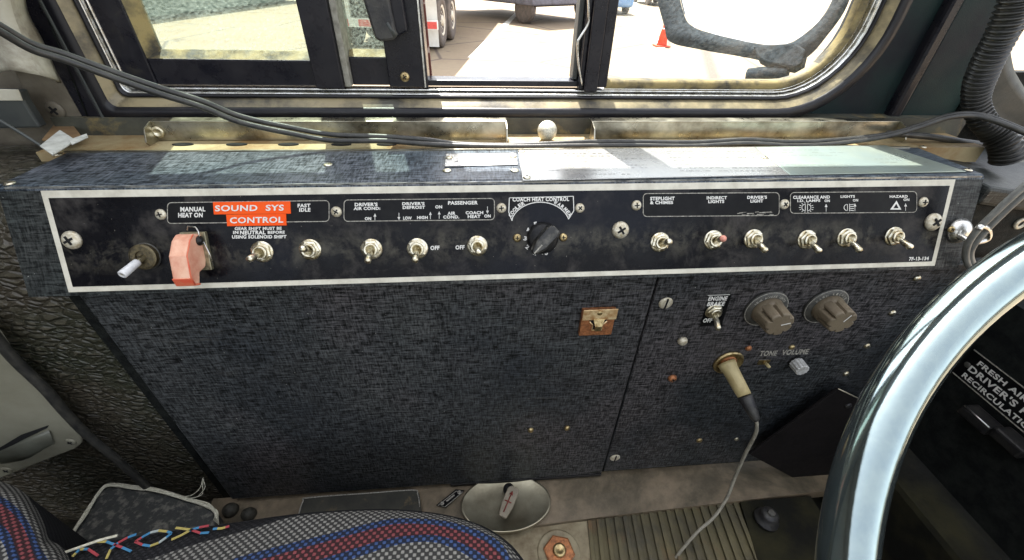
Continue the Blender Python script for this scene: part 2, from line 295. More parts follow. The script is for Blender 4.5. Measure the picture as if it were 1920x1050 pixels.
# ------------------------------------------------------------------ mesh builder
class MB:
    def __init__(s): s.v = []; s.f = []; s.m = []; s.uv = {}; s.sm = []
    def _add(s, vs, fs, mi=0, smooth=False, uvs=None):
        o = len(s.v); s.v += [V(x) for x in vs]
        for i, f in enumerate(fs):
            s.f.append([o + k for k in f]); s.m.append(mi); s.sm.append(smooth)
            if uvs: s.uv[len(s.f) - 1] = [uvs[k] for k in f]
        return s
    def prism(s, poly, ext, mi=0):
        n = len(poly); a = [V(p) for p in poly]; e = V(ext)
        vs = a + [p + e for p in a]
        fs = [list(range(n)), list(range(2 * n - 1, n - 1, -1))] + [[i, i + n, (i + 1) % n + n, (i + 1) % n] for i in range(n)]
        return s._add(vs, fs, mi)
    def box(s, x0, x1, y0, y1, z0, z1, mi=0):
        return s.prism([(x0, y0, z0), (x1, y0, z0), (x1, y1, z0), (x0, y1, z0)], (0, 0, z1 - z0), mi)
    def obox(s, c, ax, ay, az, hx, hy, hz, mi=0):
        c = V(c); ax, ay, az = V(ax) * hx, V(ay) * hy, V(az) * hz
        return s.prism([c - ax - ay - az, c + ax - ay - az, c + ax + ay - az, c - ax + ay - az], az * 2, mi)
    def lathe(s, o, axis, prof, seg=24, mi=0, smooth=True, phase=0, xd=None, sq=1):
        o = V(o); a = V(axis).normalized()
        x = V(xd) if xd else a.orthogonal(); x = (x - a * x.dot(a)).normalized(); y = a.cross(x)
        vs = []; fs = []
        for r, h in prof:
            for i in range(seg):
                t = 2 * pi * i / seg + phase; vs.append(o + a * h + x * (cos(t) * r) + y * (sin(t) * r * sq))
        for j in range(len(prof) - 1):
            for i in range(seg):
                k = (i + 1) % seg; fs.append([j * seg + i, j * seg + k, (j + 1) * seg + k, (j + 1) * seg + i])
        if prof[0][0] > 1e-6: fs.append(list(range(seg))[::-1])
        if prof[-1][0] > 1e-6: fs.append([(len(prof) - 1) * seg + i for i in range(seg)])
        return s._add(vs, fs, mi, smooth)
    def cyl(s, p0, p1, r0, r1=None, seg=20, mi=0, smooth=True):
        p0, p1 = V(p0), V(p1); r1 = r0 if r1 is None else r1
        return s.lathe(p0, p1 - p0, [(r0, 0), (r1, (p1 - p0).length)], seg, mi, smooth)
    def tube(s, pts, r, seg=12, mi=0, closed=False):
        pts = [V(p) for p in pts]; n = len(pts); rs = r if isinstance(r, (list, tuple)) else [r] * n
        vs = []; fs = []; x = None
        for i in range(n):
            if closed: t = pts[(i + 1) % n] - pts[i - 1]
            else: t = pts[min(i + 1, n - 1)] - pts[max(i - 1, 0)]
            t.normalize()
            x = t.orthogonal().normalized() if x is None else (x - t * x.dot(t)).normalized()
            y = t.cross(x)
            for k in range(seg):
                a = 2 * pi * k / seg; vs.append(pts[i] + (x * cos(a) + y * sin(a)) * rs[i])
        for i in range(n if closed else n - 1):
            j = (i + 1) % n
            for k in range(seg):
                l = (k + 1) % seg; fs.append([i * seg + k, i * seg + l, j * seg + l, j * seg + k])
        if not closed: fs += [list(range(seg))[::-1], [(n - 1) * seg + k for k in range(seg)]]
        return s._add(vs, fs, mi, True)
    def grid(s, rows, mi=0, uvs=None, closed=False, smooth=True):
        n = len(rows[0]); vs = [p for r in rows for p in r]; fs = []
        for j in range(len(rows) - 1):
            for i in range(n if closed else n - 1):
                k = (i + 1) % n; fs.append([j * n + i, j * n + k, (j + 1) * n + k, (j + 1) * n + i])
        return s._add(vs, fs, mi, smooth, [u for r in uvs for u in r] if uvs else None)
    def build(s, name, mats, parent=None, bevel=0, loc=None, recalc=True, subsurf=0, solid=0):
        mats = mats if isinstance(mats, (list, tuple)) else [mats]
        if parent is None:
            if loc is None:
                xs = [v.x for v in s.v]; ys = [v.y for v in s.v]; zs = [v.z for v in s.v]
                loc = V(((min(xs) + max(xs)) / 2, (min(ys) + max(ys)) / 2, min(zs)))
            org = V(loc)
        else: org = V(parent['_w'])
        me = bpy.data.meshes.new(name); me.from_pydata([v - org for v in s.v], [], s.f)
        for m in mats: me.materials.append(m)
        for i, p in enumerate(me.polygons): p.material_index = s.m[i]; p.use_smooth = s.sm[i]
        uvl = me.uv_layers.new(name='UV')
        for i, p in enumerate(me.polygons):
            if i in s.uv:
                for k, li in enumerate(p.loop_indices): uvl.data[li].uv = s.uv[i][k]
            else:
                n = p.normal; ax = max(range(3), key=lambda q: abs(n[q]))
                for li in p.loop_indices:
                    c = s.v[me.loops[li].vertex_index]
                    uvl.data[li].uv = (c.y, c.z) if ax == 0 else ((c.x, c.z) if ax == 1 else (c.x, c.y))
        me.validate()
        if recalc:
            import bmesh
            bm = bmesh.new(); bm.from_mesh(me); bmesh.ops.recalc_face_normals(bm, faces=bm.faces); bm.to_mesh(me); bm.free()
        o = bpy.data.objects.new(name, me); COL.objects.link(o)
        if parent is None: o.location = org; o['_w'] = tuple(org)
        else: o.parent = parent; o['_w'] = tuple(org)
        if bevel:
            b = o.modifiers.new('bevel', 'BEVEL'); b.width = bevel; b.segments = 2; b.limit_method = 'ANGLE'; b.angle_limit = radians(35)
        if solid:
            b = o.modifiers.new('solid', 'SOLIDIFY'); b.thickness = solid; b.offset = -1
        if subsurf:
            b = o.modifiers.new('sub', 'SUBSURF'); b.levels = subsurf; b.render_levels = subsurf
        return o
ALL = []
def tag(o, label=None, cat=None, group=None, kind=None):
    if label: o['label'] = label
    if cat: o['category'] = cat
    if group: o['group'] = group
    if kind: o['kind'] = kind
    return o
def thing(name, loc, label, cat, group=None):
    o = bpy.data.objects.new(name, None); COL.objects.link(o); o.location = loc; o['_w'] = tuple(loc); o.empty_display_size = .02
    return tag(o, label, cat, group)
def smooth_path(pts, n=8, closed=False):
    """Catmull-Rom through the points"""
    P = [V(p) for p in pts]; out = []; m = len(P)
    for i in range(m if closed else m - 1):
        p0 = P[i - 1] if (i > 0 or closed) else P[0] * 2 - P[1]; p1 = P[i]; p2 = P[(i + 1) % m]
        p3 = P[(i + 2) % m] if (closed or i + 2 < m) else P[-1] * 2 - P[-2]
        for k in range(n):
            t = k / n
            out.append(.5 * ((2 * p1) + (p2 - p0) * t + (2 * p0 - 5 * p1 + 4 * p2 - p3) * t * t + (3 * p1 - p0 - 3 * p2 + p3) * t ** 3))
    if not closed: out.append(P[-1])
    return out

# text: returns triangles fitted between pixel anchors on a plane
_tc = {}
def text_geo(txt, bold):
    key = (txt, bold)
    if key in _tc: return _tc[key]
    cu = bpy.data.curves.new('t', 'FONT'); cu.body = txt; cu.offset = bold; cu.resolution_u = 3; cu.space_character = 1.08
    o = bpy.data.objects.new('t', cu); COL.objects.link(o)
    dg = bpy.context.evaluated_depsgraph_get(); me = bpy.data.meshes.new_from_object(o.evaluated_get(dg))
    vs = [v.co.copy() for v in me.vertices]; fs = [list(p.vertices) for p in me.polygons]
    bpy.data.objects.remove(o); bpy.data.curves.remove(cu); bpy.data.meshes.remove(me)
    x0 = min(v.x for v in vs); x1 = max(v.x for v in vs); y0 = min(v.y for v in vs); y1 = max(v.y for v in vs)
    _tc[key] = ([((v.x - x0) / (x1 - x0), (v.y - y0) / (y1 - y0)) for v in vs], fs); return _tc[key]
def put_text(mb, txt, pl, bl, br, tl, h=.0006, bold=.04, mi=0):
    """bl, br, tl: pixels of bottom-left, bottom-right, top-left of the word on plane pl"""
    vs, fs = text_geo(txt, bold)
    o = pl.at(*bl, h); a = pl.at(*br, h) - o; b = pl.at(*tl, h) - o
    mb._add([o + a * x + b * y for x, y in vs], fs, mi)
def T(mb, txt, pl, x0, y0, x1, y1, slope=0, skew=0, **k):
    """bounding box in pixels: left x0, top y0, right x1, bottom y1; slope = drop of baseline over the word"""
    put_text(mb, txt, pl, (x0, y1), (x1, y1 + slope), (x0 + skew, y0), **k)
def line_strip(mb, pl, pts, wpx, h=.0006, closed=False, mi=0):
    P = [pl.at(*p, h) for p in pts]; n = len(P); hw = wpx
    rows = [[], []]
    for i in range(n):
        t = (P[(i + 1) % n] - P[i - 1]) if closed else (P[min(i + 1, n - 1)] - P[max(i - 1, 0)])
        t.normalize(); s = pl.n.cross(t) * hw; rows[0].append(P[i] - s); rows[1].append(P[i] + s)
    mb.grid(rows, mi, closed=closed, smooth=False)
def rrect_px(x0, y0, x1, y1, r, sl=0):
    out = []
    for cx, cy, a0 in ((x1 - r, y0 + r, -90), (x1 - r, y1 - r, 0), (x0 + r, y1 - r, 90), (x0 + r, y0 + r, 180)):
        for k in range(5):
            a = radians(a0 + 90 * k / 4); X = cx + r * cos(a); out.append((X, cy + r * sin(a) + sl * (X - x0) / (x1 - x0)))
    return out
def arrow(mb, pl, x, y0, y1, up=True, hw=.00022):
    line_strip(mb, pl, [(x, y0), (x, y1)], hw); ty = y0 if up else y1; s = 1 if up else -1
    mb._add([pl.at(x - 2.6, ty + 5 * s, .0006), pl.at(x + 2.6, ty + 5 * s, .0006), pl.at(x, ty - 1 * s, .0006)], [[0, 1, 2]])
def screw(pl, px, py, r, parent, mat=None, name='screw', cross='phillips', rot=.4, hgt=.4, washer=False):
    c = pl.at(px, py, 0); mb = MB()
    if washer: mb.lathe(c, pl.n, [(r * 1.45, 0), (r * 1.45, .0008), (r * 1.3, .0012)], 24)
    z = .0012 if washer else 0
    mb.lathe(c, pl.n, [(r, z), (r * .98, z + r * hgt * .35), (r * .8, z + r * hgt * .8), (r * .45, z + r * hgt), (0, z + r * hgt * 1.03)], 24)
    o = mb.build(name, mat or M_SCREW, parent)
    s = MB(); u = pl.ux * cos(rot) + pl.uy * sin(rot); v = pl.n.cross(u); top = c + pl.n * (z + r * hgt * .98)
    if cross:
        s.obox(top, u, v, pl.n, r * (.5 if cross == 'phillips' else .85), r * .11, r * .1)
        if cross == 'phillips': s.obox(top, v, u, pl.n, r * .5, r * .11, r * .101)
        s.build('slot', M_HOLE, o)
    return o

# ================================================================== SETTING OUTSIDE
GZ = -1.75
mb = MB(); mb._add([(-150, .6, GZ), (150, .6, GZ), (150, 250, GZ), (-150, 250, GZ)], [[0, 1, 2, 3]])
mb._add([(-150, -60, GZ), (150, -60, GZ), (150, .6, GZ), (-150, .6, GZ)], [[0, 1, 2, 3]])
tag(mb.build('ground', M_CONC), kind='structure')
GP = Plane((0, 0, GZ + .004), (0, 0, 1), (1, 0, 0))
for (a, b, lab) in (((885, 108), (1000, -6), 'white parking bay line seen through the open window gap'), ((1240, 90), (1165, -40), 'white parking bay line beside the orange cone')):
    mb = MB(); A = GP.at(*a); B = GP.at(*b); d = (B - A).normalized(); n = V((-d.y, d.x, 0)) * .11
    mb._add([A - n, A + n, B + n + d * 4, B - n + d * 4], [[0, 1, 2, 3]])
    tag(mb.build('parking_line', M_LINE), kind='structure')

# trailer (rear towards us), wheels on its right side
wA = GP.at(833, 88); wB = GP.at(863, 64)
tr = thing('semi_trailer', (wA.x, wA.y, GZ), 'white trailer parked behind the sliding window, rear bumper with red and white tape', 'trailer')
ax = (wB - wA); ax.z = 0; ax.normalize(); rt = V((ax.y, -ax.x, 0))
def wheel(c, R, W, parent, name='wheel'):
    m = MB(); m.lathe(c - rt * W / 2, rt, [(R * .55, 0), (R * .9, 0), (R, W * .12), (R, W * .88), (R * .9, W), (R * .58, W), (R * .56, W * .9)], 40)
    o = m.build(name, M_TYRE, parent); k = MB()
    k.lathe(c + rt * W * .3, rt, [(R * .57, 0), (R * .57, W * .18), (R * .5, W * .15), (R * .42, 0), (R * .2, 0), (R * .18, W * .22), (0, W * .24)], 32)
    for i in range(8):
        a = 2 * pi * i / 8; k.cyl(c + rt * W * .3 + (ax * cos(a) + V((0, 0, 1)) * sin(a)) * R * .3, c + rt * W * .42 + (ax * cos(a) + V((0, 0, 1)) * sin(a)) * R * .3, R * .03)
    k.build('rim', M_RIM, o); return o
RW = .60
c1 = V((wA.x, wA.y, GZ + RW)) ; c2 = c1 + ax * 1.45
for c in (c1, c2): wheel(c - rt * .12, RW, .26, tr); wheel(c - rt * .42, RW, .26, tr); wheel(c - rt * 2.3, RW, .26, tr)
m = MB(); m.obox(c1 - rt * 1.2 + ax * 5.2 + V((0, 0, 2.2)), rt, ax, V((0, 0, 1)), 1.28, 6.9, 1.35); m.build('body', M_WHITEP, tr, .02)
m = MB(); m.obox(c1 - rt * 1.2 - ax * 1.1 + V((0, 0, .0)), rt, ax, V((0, 0, 1)), 1.3, .06, .09)
for s in (-1, 1): m.obox(c1 - rt * (1.2 + s * .8) - ax * 1.05 + V((0, 0, .42)), rt, ax, V((0, 0, 1)), .05, .05, .45)
bp = m.build('bumper', M_WHITEP, tr)
for i in range(5): m = MB(); m.obox(c1 - rt * (0.05 + i * .52) - ax * 1.165, rt, ax, V((0, 0, 1)), .14, .006, .07); m.build('reflective_tape', M_TAPE2, bp)
m = MB(); m.obox(c1 - rt * .28 - ax * .72 + V((0, 0, .02)), rt, ax, V((0, 0, 1)), .30, .01, .52); m.build('mud_flap', M_WHITEP, tr)
m = MB(); m.obox(c1 - rt * 1.2 + ax * 1.0 + V((0, 0, .05)), rt, ax, V((0, 0, 1)), 1.1, 1.3, .1); m.build('axle_frame', M_TYRE, tr)

# grey truck
g = GP.at(1004, 47); g2 = GP.at(1075, 42)
tk = thing('grey_truck', (g.x, g.y, GZ), 'grey truck parked across the lot, seen left of the dark window post', 'truck')
d = (g2 - g); d.z = 0; W_ = d.length * 1.6; d.normalize(); bk = V((-d.y, d.x, 0)); up = V((0, 0, 1))
m = MB(); m.obox(g + d * W_ * .5 + bk * 3.2 + up * 1.9, d, bk, up, W_ * .56, 3.2, 1.3); m.build('body', M_GREYP, tk, .05)
for s in (0, 1):
    m = MB(); c = g + d * (W_ * s) + bk * .6 + up * .5; m.lathe(c - d * .13, d, [(.3, 0), (.46, 0), (.5, .05), (.5, .22), (.46, .26), (.2, .26)], 28); m.build('wheel', M_TYRE, tk)
m = MB(); m.obox(g + d * W_ * .5 + bk * .1 + up * .62, d, bk, up, W_ * .5, .05, .06); m.build('bumper', M_BLACK, tk)
# blue and dark vehicles
for px0, px1, py, mt, nm, lab in ((1140, 1166, 28, M_BLUEP, 'blue_van', 'pale blue van far off behind the window glass, right of the dark post'), (1226, 1262, 12, M_GREYP, 'dark_car', 'dark car parked beyond the orange cone')):
    a = GP.at(px0, py); b = GP.at(px1, py); t = thing(nm, (a.x, a.y, GZ), lab, 'van' if 'van' in nm else 'car')
    wd = max(1.7, (b - a).length); d = V((1, 0, 0)); c = (a + b) / 2
    m = MB(); m.box(c.x - wd / 2, c.x + wd / 2, c.y, c.y + 4.2, GZ + .3, GZ + .95); m.build('body', mt, t, .12)
    m = MB(); m.prism([(c.x - wd * .48, c.y + .6, GZ + .96), (c.x - wd * .4, c.y + 1.2, GZ + 1.5), (c.x - wd * .4, c.y + 3.6, GZ + 1.5), (c.x - wd * .48, c.y + 4.1, GZ + .96)], (wd * .9, 0, 0)); m.build('cabin', M_BLACK, t, .06)
    for sx in (-1, 1):
        for yy in (.8, 3.4):
            m = MB(); m.lathe((c.x + sx * wd * .42 - .1, c.y + yy, GZ + .33), (1, 0, 0), [(.2, 0), (.32, 0), (.33, .05), (.33, .15), (.32, .2), (.2, .2)], 24); m.build('wheel', M_TYRE, t)
a = GP.at(330, 34); b = GP.at(566, 2); t = thing('box_trailer', (a.x, a.y, GZ), 'grey green box trailer seen through the top of the dusty left pane', 'trailer')
d = b - a; d.z = 0; Ld = d.length; d.normalize(); n_ = V((-d.y, d.x, 0)); n_ = n_ if n_.y > 0 else -n_
m = MB(); m.obox((a + b) / 2 - d * Ld * .3 + n_ * 1.25 + V((0, 0, 1.6)), d, n_, V((0, 0, 1)), Ld * .8, 1.2, 1.5); m.build('body', simple('grey_green_vehicle', (.10, .14, .13), (.16, .20, .19), 3, .5, obj=True), t, .04)
for k_ in (0, 1.3):
    m = MB(); cw = (a + b) / 2 - d * (Ld * .2 - k_) + n_ * .1 + V((0, 0, .5)); m.lathe(cw, n_, [(.3, 0), (.46, 0), (.5, .05), (.5, .22), (.46, .26), (.2, .26)], 28); m.build('wheel', M_TYRE, t)
# cone
cc = GP.at(1240, 87); ct = thing('traffic_cone', cc, 'orange traffic cone with white collars outside the fixed window', 'traffic cone')
H = .74
m = MB(); m.box(cc.x - .2, cc.x + .2, cc.y - .2, cc.y + .2, GZ + .006, GZ + .04); m.build('base', M_CONE, ct, .01)
m = MB(); rr_ = lambda h: .145 - .115 * h
m.lathe(cc, (0, 0, 1), [(rr_(0), .035), (rr_(1), H * .995)], 28)
m.build('cone_body', M_CONE, ct)
m = MB(); m.lathe(cc, (0, 0, 1), [(rr_(.38) + .002, H * .38), (rr_(.62) + .002, H * .62)], 28); m.build('white_collar', M_WHITEP, ct); m = MB(); m.lathe(cc, (0, 0, 1), [(rr_(.8) + .002, H * .8), (rr_(1), H)], 28)
m.build('white_collar', M_WHITEP, ct)

# exterior mirror, a short way outside the glass
MY = .80
def PY(y): return Plane((0, y, 0), (0, -1, 0), (1, 0, 0))
_d = ray(1430, 30).normalized(); _n = (V((-.62, .06, .72)).normalized() - _d).normalized()
mp = Plane(_d * 1.15, _n, V((0, 0, 1)).cross(_n)); mt_ = thing('side_mirror', mp.at(1450, 150), 'large exterior mirror in weathered grey housing outside the right window', 'mirror')
inner = [(1262, -60), (1282, 25), (1300, 50), (1340, 64), (1400, 78), (1440, 84), (1475, 82), (1500, 70), (1535, 40), (1560, 0), (1575, -60)]
outer = [(1216, -60), (1244, 44), (1256, 78), (1308, 92), (1388, 106), (1418, 112), (1462, 122), (1512, 108), (1550, 68), (1588, 12), (1608, -60)]
m = MB(); m.grid([smooth_path([mp.at(*p, 0) for p in inner]), smooth_path([mp.at(*p, .012) for p in inner]), smooth_path([mp.at(*p, .012) for p in outer]), smooth_path([mp.at(*p, -.01) for p in outer])])
hs = m.build('housing', M_MIRRORBACK, mt_)
m = MB(); m._add([mp.at(*p, .002) for p in [(1258, -75)] + inner + [(1580, -75)]], [list(range(len(inner) + 2))]); m.build('mirror_glass', M_MIRROR, mt_)
m = MB(); m.prism([mp.at(*p, .016) for p in ((1412, 86), (1420, 108), (1440, 118), (1490, 126), (1504, 118), (1510, 92), (1490, 80))], _n * -.03); m.build('bracket', M_MIRRORBACK, mt_, .003)
m = MB(); m.tube([mp.at(1466, 118, .0), mp.at(1455, 142, .0)], .012); m.tube([mp.at(1402, 144, 0), mp.at(1430, 141, 0), mp.at(1474, 143, 0)], .016); m.build('arm', M_MIRRORBACK, mt_)
for p in ((1353, 80), (1404, 88), (1497, 82), (1262, 36)): screw(mp, p[0], p[1], .004, mt_, M_CHROME, rot=.3, cross=None, hgt=.6, name='bolt') .location = (0, -.012, 0)

# ================================================================== BUS SHELL
m = MB(); m.box(-1.6, -.9, -1.5, .62, .92, .95); tag(m.build('unseen_ceiling', M_CEIL), kind='structure')  # out of view, cut short so open sky reflects in the wheel rim
m = MB(); m.box(-1.6, .62, .56, .60, .28, .92); m.box(-1.6, -.44, .56, .60, -1.2, .28); m.box(-.44, .62, .56, .60, -1.2, -.19); m.box(.62, 1.4, .56, .60, .03, .92); m.box(.56, .62, .56, .60, -.19, .28)  # unseen parts above the window and to the right shaped to block sun
tag(m.build('outer_wall', M_SLATE), kind='structure')
m = MB(); m.box(-1.6, 1.3, -1.53, -1.5, -.8, .02); tag(m.build('unseen_far_wall', M_CEIL), kind='structure')  # unseen half-height wall, added to cut the sky fill for contrast
m = MB(); m.box(-1.6, -1.57, -1.5, .56, -.8, .92); tag(m.build('rear_wall', M_CEIL), kind='structure')
m = MB(); m.box(-1.55, 1.2, -1.5, .56, -.76, -.72); tag(m.build('floor', M_DARKFL), kind='structure')

# apron under the window
m = MB(); m.prism([(-.44, .495, -.30), (.62, .495, -.30), (.62, .495, -.139), (-.44, .495, -.139)], (0, .02, 0))
tag(m.build('window_apron', M_APRON), kind='structure')
# shelf with slots behind the console
sh = thing('defroster_shelf', (0, .45, -.19), 'stained steel shelf with oval slots behind the console top', 'shelf')
m = MB(); m.box(-.425, .60, .4425, .494, -.175, -.1572); m.build('shelf_plate', M_SHELF, sh)
for px in (343, 444, 541, 640, 725, 815):
    c = onZ(px, 271, -.157); m = MB(); m.lathe(c + V((0, 0, -.0004)), (0, 0, 1), [(.0105, 0), (.0105, .0010)], 28, xd=(1, 0, 0), sq=.40); m.build('slot', M_HOLE, sh)

# rails
def rail(x0, x1, lab, tab):
    X0 = onY(x0, 240, .475).x; X1 = onY(x1, 240, .475).x
    t = thing('mounting_rail', ((X0 + X1) / 2, .475, -.157), lab, 'metal rail', 'stainless rails below the window')
    z0, z1 = -.1565, -.1365
    m = MB(); m.box(X0, X1, .4745, .4757, z0, z1); m.box(X0, X1, .4742, .488, z1 - .0018, z1);
    m.build('channel', M_RAIL, t, .0004)
    for X, s in ((X0, 1), (X1, -1)):
        if s == 1 and not tab: pass
        m = MB(); m.prism([(X, .4744, z1), (X, .462, z1 - .004), (X, .456, z0 + .004), (X, .459, z0), (X, .4744, z0)], (s * .0014, 0, 0)); m.build('end_tab', M_RAIL, t, .0003)
    if tab:
        m = MB(); c = V((X0 + .005, .474, (z0 + z1) / 2 - .001)); m.lathe(c, (0, -1, 0), [(.006, 0), (.0058, .0015), (.003, .0025), (.0028, .0015), (0, .0015)], 20); m.build('rivet', M_CHROME, t)
rail(285, 950, 'long stainless rail with a rivet at its left end, below the sliding window', True)
rail(1108, 1682, 'stainless rail right of the ball knob, below the fixed window', False)
# ball knob
kb = onY(1026, 245, .47); t = thing('ball_knob', (kb.x, .47, -.156), 'knurled metal ball knob on a short stem between the two rails', 'knob')
m = MB(); m.lathe((kb.x, .47, -.157), (0, 0, 1), [(.007, 0), (.006, .003), (.0045, .006), (.005, .008)], 20); m.build('stem', M_SHELF, t)
m = MB(); R = .0108; zc = kb.z
m.lathe((kb.x, .47, zc), (0, 0, 1), [(R * sin(a * pi / 16), -R * cos(a * pi / 16)) for a in range(17)], 28); m.build('ball', simple('knurled_pot_metal', (.62, .60, .50), (.36, .34, .27), 500, .4, .6, .6, .8, 900), t)

# ---- window
def rr(x0, x1, z0, z1, rs, off, y, n=10):
    """rounded rectangle in the XZ plane, grown by off; rs = radii bl, br, tr, tl"""
    out = []
    for (cx, sx, cz, sz, r, a0) in ((x0, 1, z0, 1, rs[0], 180), (x1, -1, z0, 1, rs[1], 270), (x1, -1, z1, -1, rs[2], 0), (x0, 1, z1, -1, rs[3], 90)):
        q_ = off * .92 if a0 in (180, 90) else 0
        for k in range(n + 1):
            a = radians(a0 + 90 * k / n)
            if q_: out.append(V((cx + sx * r - q_ + (r + off - q_) * cos(a), y, cz + sz * (r - q_) + (r + off - q_) * sin(a)))); continue
            out.append(V((cx + sx * r + (r + off) * cos(a), y, cz + sz * r + (r + off) * sin(a))))
    return out
GX0, GX1, GZ0, GZ1 = -.352, .430, -.103, .25; RS = (.006, .066, .066, .02)
def sweep(prof): return [rr(GX0, GX1, GZ0, GZ1, RS, o, y) for o, y in prof]
win = thing('bus_window', ((GX0 + GX1) / 2, .53, GZ0 - .04), 'black framed driver side window with sliding panes and a rounded front corner', 'window')
m = MB(); m.grid(sweep([(.0195, .56), (.0195, .512), (.0180, .508), (.0158, .509), (.0155, .52)]), closed=True); m.build('inner_gasket', MATS['black_gasket_rubber'], win)
m = MB(); m.grid(sweep([(.0410, .5145), (.0405, .500), (.0385, .4970), (.0320, .4962), (.0285, .4968), (.0262, .4995), (.0258, .52)]), closed=True); m.build('gasket', MATS['black_gasket_rubber'], win)
m = MB(); m.grid(sweep([(.0262, .4996), (.0245, .5015), (.0215, .5060), (.0195, .5085), (.0190, .52)]), closed=True); m.build('sill_bead', M_SILL, win)
m = MB(); m.grid(sweep([(.0158, .53), (.0158, .512), (.0150, .511), (.0143, .512), (.0143, .53)]), closed=True); m.grid(sweep([(.0122, .53), (.0122, .516), (.0114, .515), (.0105, .516), (.0105, .53)]), closed=True); m.build('bright_bead', M_STEEL, win)
m = MB(); m.grid(sweep([(.0142, .521), (.0122, .521)]) , closed=True); m.build('frame_channel', M_GLOSSBLK, win)
m = MB(); m.box(-.414, -.3915, .4995, .53, -.163, .29); m.build('rear_frame_post', M_GLOSSBLK, win, .003)
m = MB(); m.box(-.3905, -.388, .4955, .50, -.150, .29); m.build('rear_frame_fold', M_SLATE, win, .0008)
# fixed pane seal (right part only)
z = lambda py, y=.52: onY(960, py, y).z
FX = .155
path = [(FX, GZ0)]
pr = rr(GX0, GX1, GZ0, GZ1, RS, 0, .52)[11:22]; pr2 = rr(GX0, GX1, GZ0, GZ1, RS, .0102, .52)[11:22]
m = MB(); a = [V((FX, .52, GZ0))] + pr + [V((GX1, .52, GZ1))]; b = [V((FX, .52, GZ0 - .0102))] + pr2 + [V((GX1 + .0102, .52, GZ1))]
m.grid([[p + V((0, .012, 0)) for p in a], [p + V((0, .001, 0)) for p in a], [(p + q) / 2 + V((0, -.003, 0)) for p, q in zip(a, b)], [p + V((0, .002, 0)) for p in b]])
m.build('fixed_pane_seal', M_SEAL, win)
# panes
m = MB(); m.box(FX - .004, GX1 + .004, .5345, .5375, GZ0 - .004, GZ1); m.build('fixed_pane', M_GLASSC, win)
TOPZ = .262
def bar(x0, x1, z0, z1, y0=.516, y1=.545, mat=M_GLOSSBLK, name='frame_bar', sk=0, bev=.0012):
    m = MB(); m.prism([(x0 + sk, y0, z0), (x1 + sk, y0, z0), (x1, y0, z1), (x0, y0, z1)], (0, y1 - y0, 0)); return m.build(name, mat, win, bev)
zb = z(163)
bar(-.366, -.334, zb, TOPZ, .517)                         # left stile
bar(-.334, -.168, zb, z(118), .5185)                      # bottom rail left pane
m = MB(); m.prism([(-.334, .519, z(117)), (-.168, .519, z(117)), (-.168, .533, z(105)), (-.326, .533, z(105))], (0, .004, 0)); m.prism([(-.334, .519, z(117)), (-.326, .533, z(105)), (-.326, .533, TOPZ), (-.334, .519, TOPZ)], (0, .004, 0)); m.build('glazing_bead', M_SEAL, win)
m = MB(); m.box(-.328, -.165, .534, .537, z(112), TOPZ); m.build('rear_pane', M_GLASSD, win)
bar(-.168, -.1385, zb - .001, TOPZ, .509)                 # mullion
bar(-.1383, -.1315, zb, TOPZ, .514, .55, simple('grey_felt_track', (.30, .29, .24), (.16, .15, .12), 120, .7, .9, 0, .6, 400), 'track')
bar(-.1313, -.090, zb, z(112), .524)
m = MB(); m.prism([(-.131, .5245, z(111)), (-.085, .5245, z(111)), (-.085, .534, z(100)), (-.131, .534, z(100))], (0, .003, 0)); m.build('glazing_bead', M_SEAL, win)
m = MB(); m.box(-.131, -.086, .537, .540, z(108), TOPZ); m.build('sliding_pane', M_GLASSD, win)
sb = bar(-.0945, -.0515, zb, TOPZ, .5165, .545, name='sliding_stile', sk=.004)
screw(PY(.5165), 759, 144, .0052, sb, M_BRASS, rot=.5)
# bright thin lip of the stile and perforated brown strip outside it
m = MB(); m.box(-.0515, -.0500, .514, .55, zb, TOPZ); m.build('edge_strip', M_STEEL, win)
m = MB(); m.prism([(-.054, .556, zb), (-.046, .556, zb), (-.052, .556, TOPZ), (-.066, .556, TOPZ)], (0, .004, 0)); m.build('guide_strip', simple('perforated_maroon_strip', (.12, .03, .02), (.5, .4, .34), 70, .6, lo=.6, hi=.64), win)
m = MB(); m.box(-.050, .1255, .522, .545, zb, z(152)); m.build('opening_sill', M_GLOSSBLK, win, .001)
bar(.1235, .1285, zb - .001, TOPZ, .513, .548, name='frame_bar')
bar(.1175, .1232, z(151), TOPZ, .526, .545, M_SLATE, 'frame_bar')
m = MB(); m.tube(smooth_path([V((onY(px, py, .5125).x, .5125, onY(px, py, .5125).z)) for px, py in ((1092, 160), (1085, 120), (1083, 82), (1088, 70), (1103, 45), (1104, 25), (1102, -20))], 6) , .0012, 8); m.build('draught_seal', M_STEEL, win)
bar(.1285, .1435, zb - .002, TOPZ, .507, .545, name='frame_bar')
bar(.1440, .1555, z(160), TOPZ, .512, .545, name='frame_bar')
# latch
lt = thing('window_latch', onY(715, 75, .50), 'black moulded latch handle hanging on the sliding window stile', 'latch')
lp = PY(.500)
m = MB(); m.prism([lp.at(*p) for p in ((668, -40), (722, -40), (744, 68), (738, 76), (712, 79), (702, 72))], (0, .012, 0)); m.build('handle', M_RUBBER, lt, .004)
m = MB(); m.prism([PY(.506).at(*p) for p in ((724, -30), (750, -30), (764, 58), (742, 70))], (0, .009, 0)); m.build('bracket', M_GLOSSBLK, lt, .0015)
m = MB(); m.tube([PY(.503).at(726, 42), PY(.503).at(742, 68)], .0035, 12); m.build('hinge_pin', M_SLATE, lt)

# wall skin round the window to the right, pillar
m = MB(); pts_in = rr(GX0, GX1, GZ0, GZ1, RS, .0405, .5145)
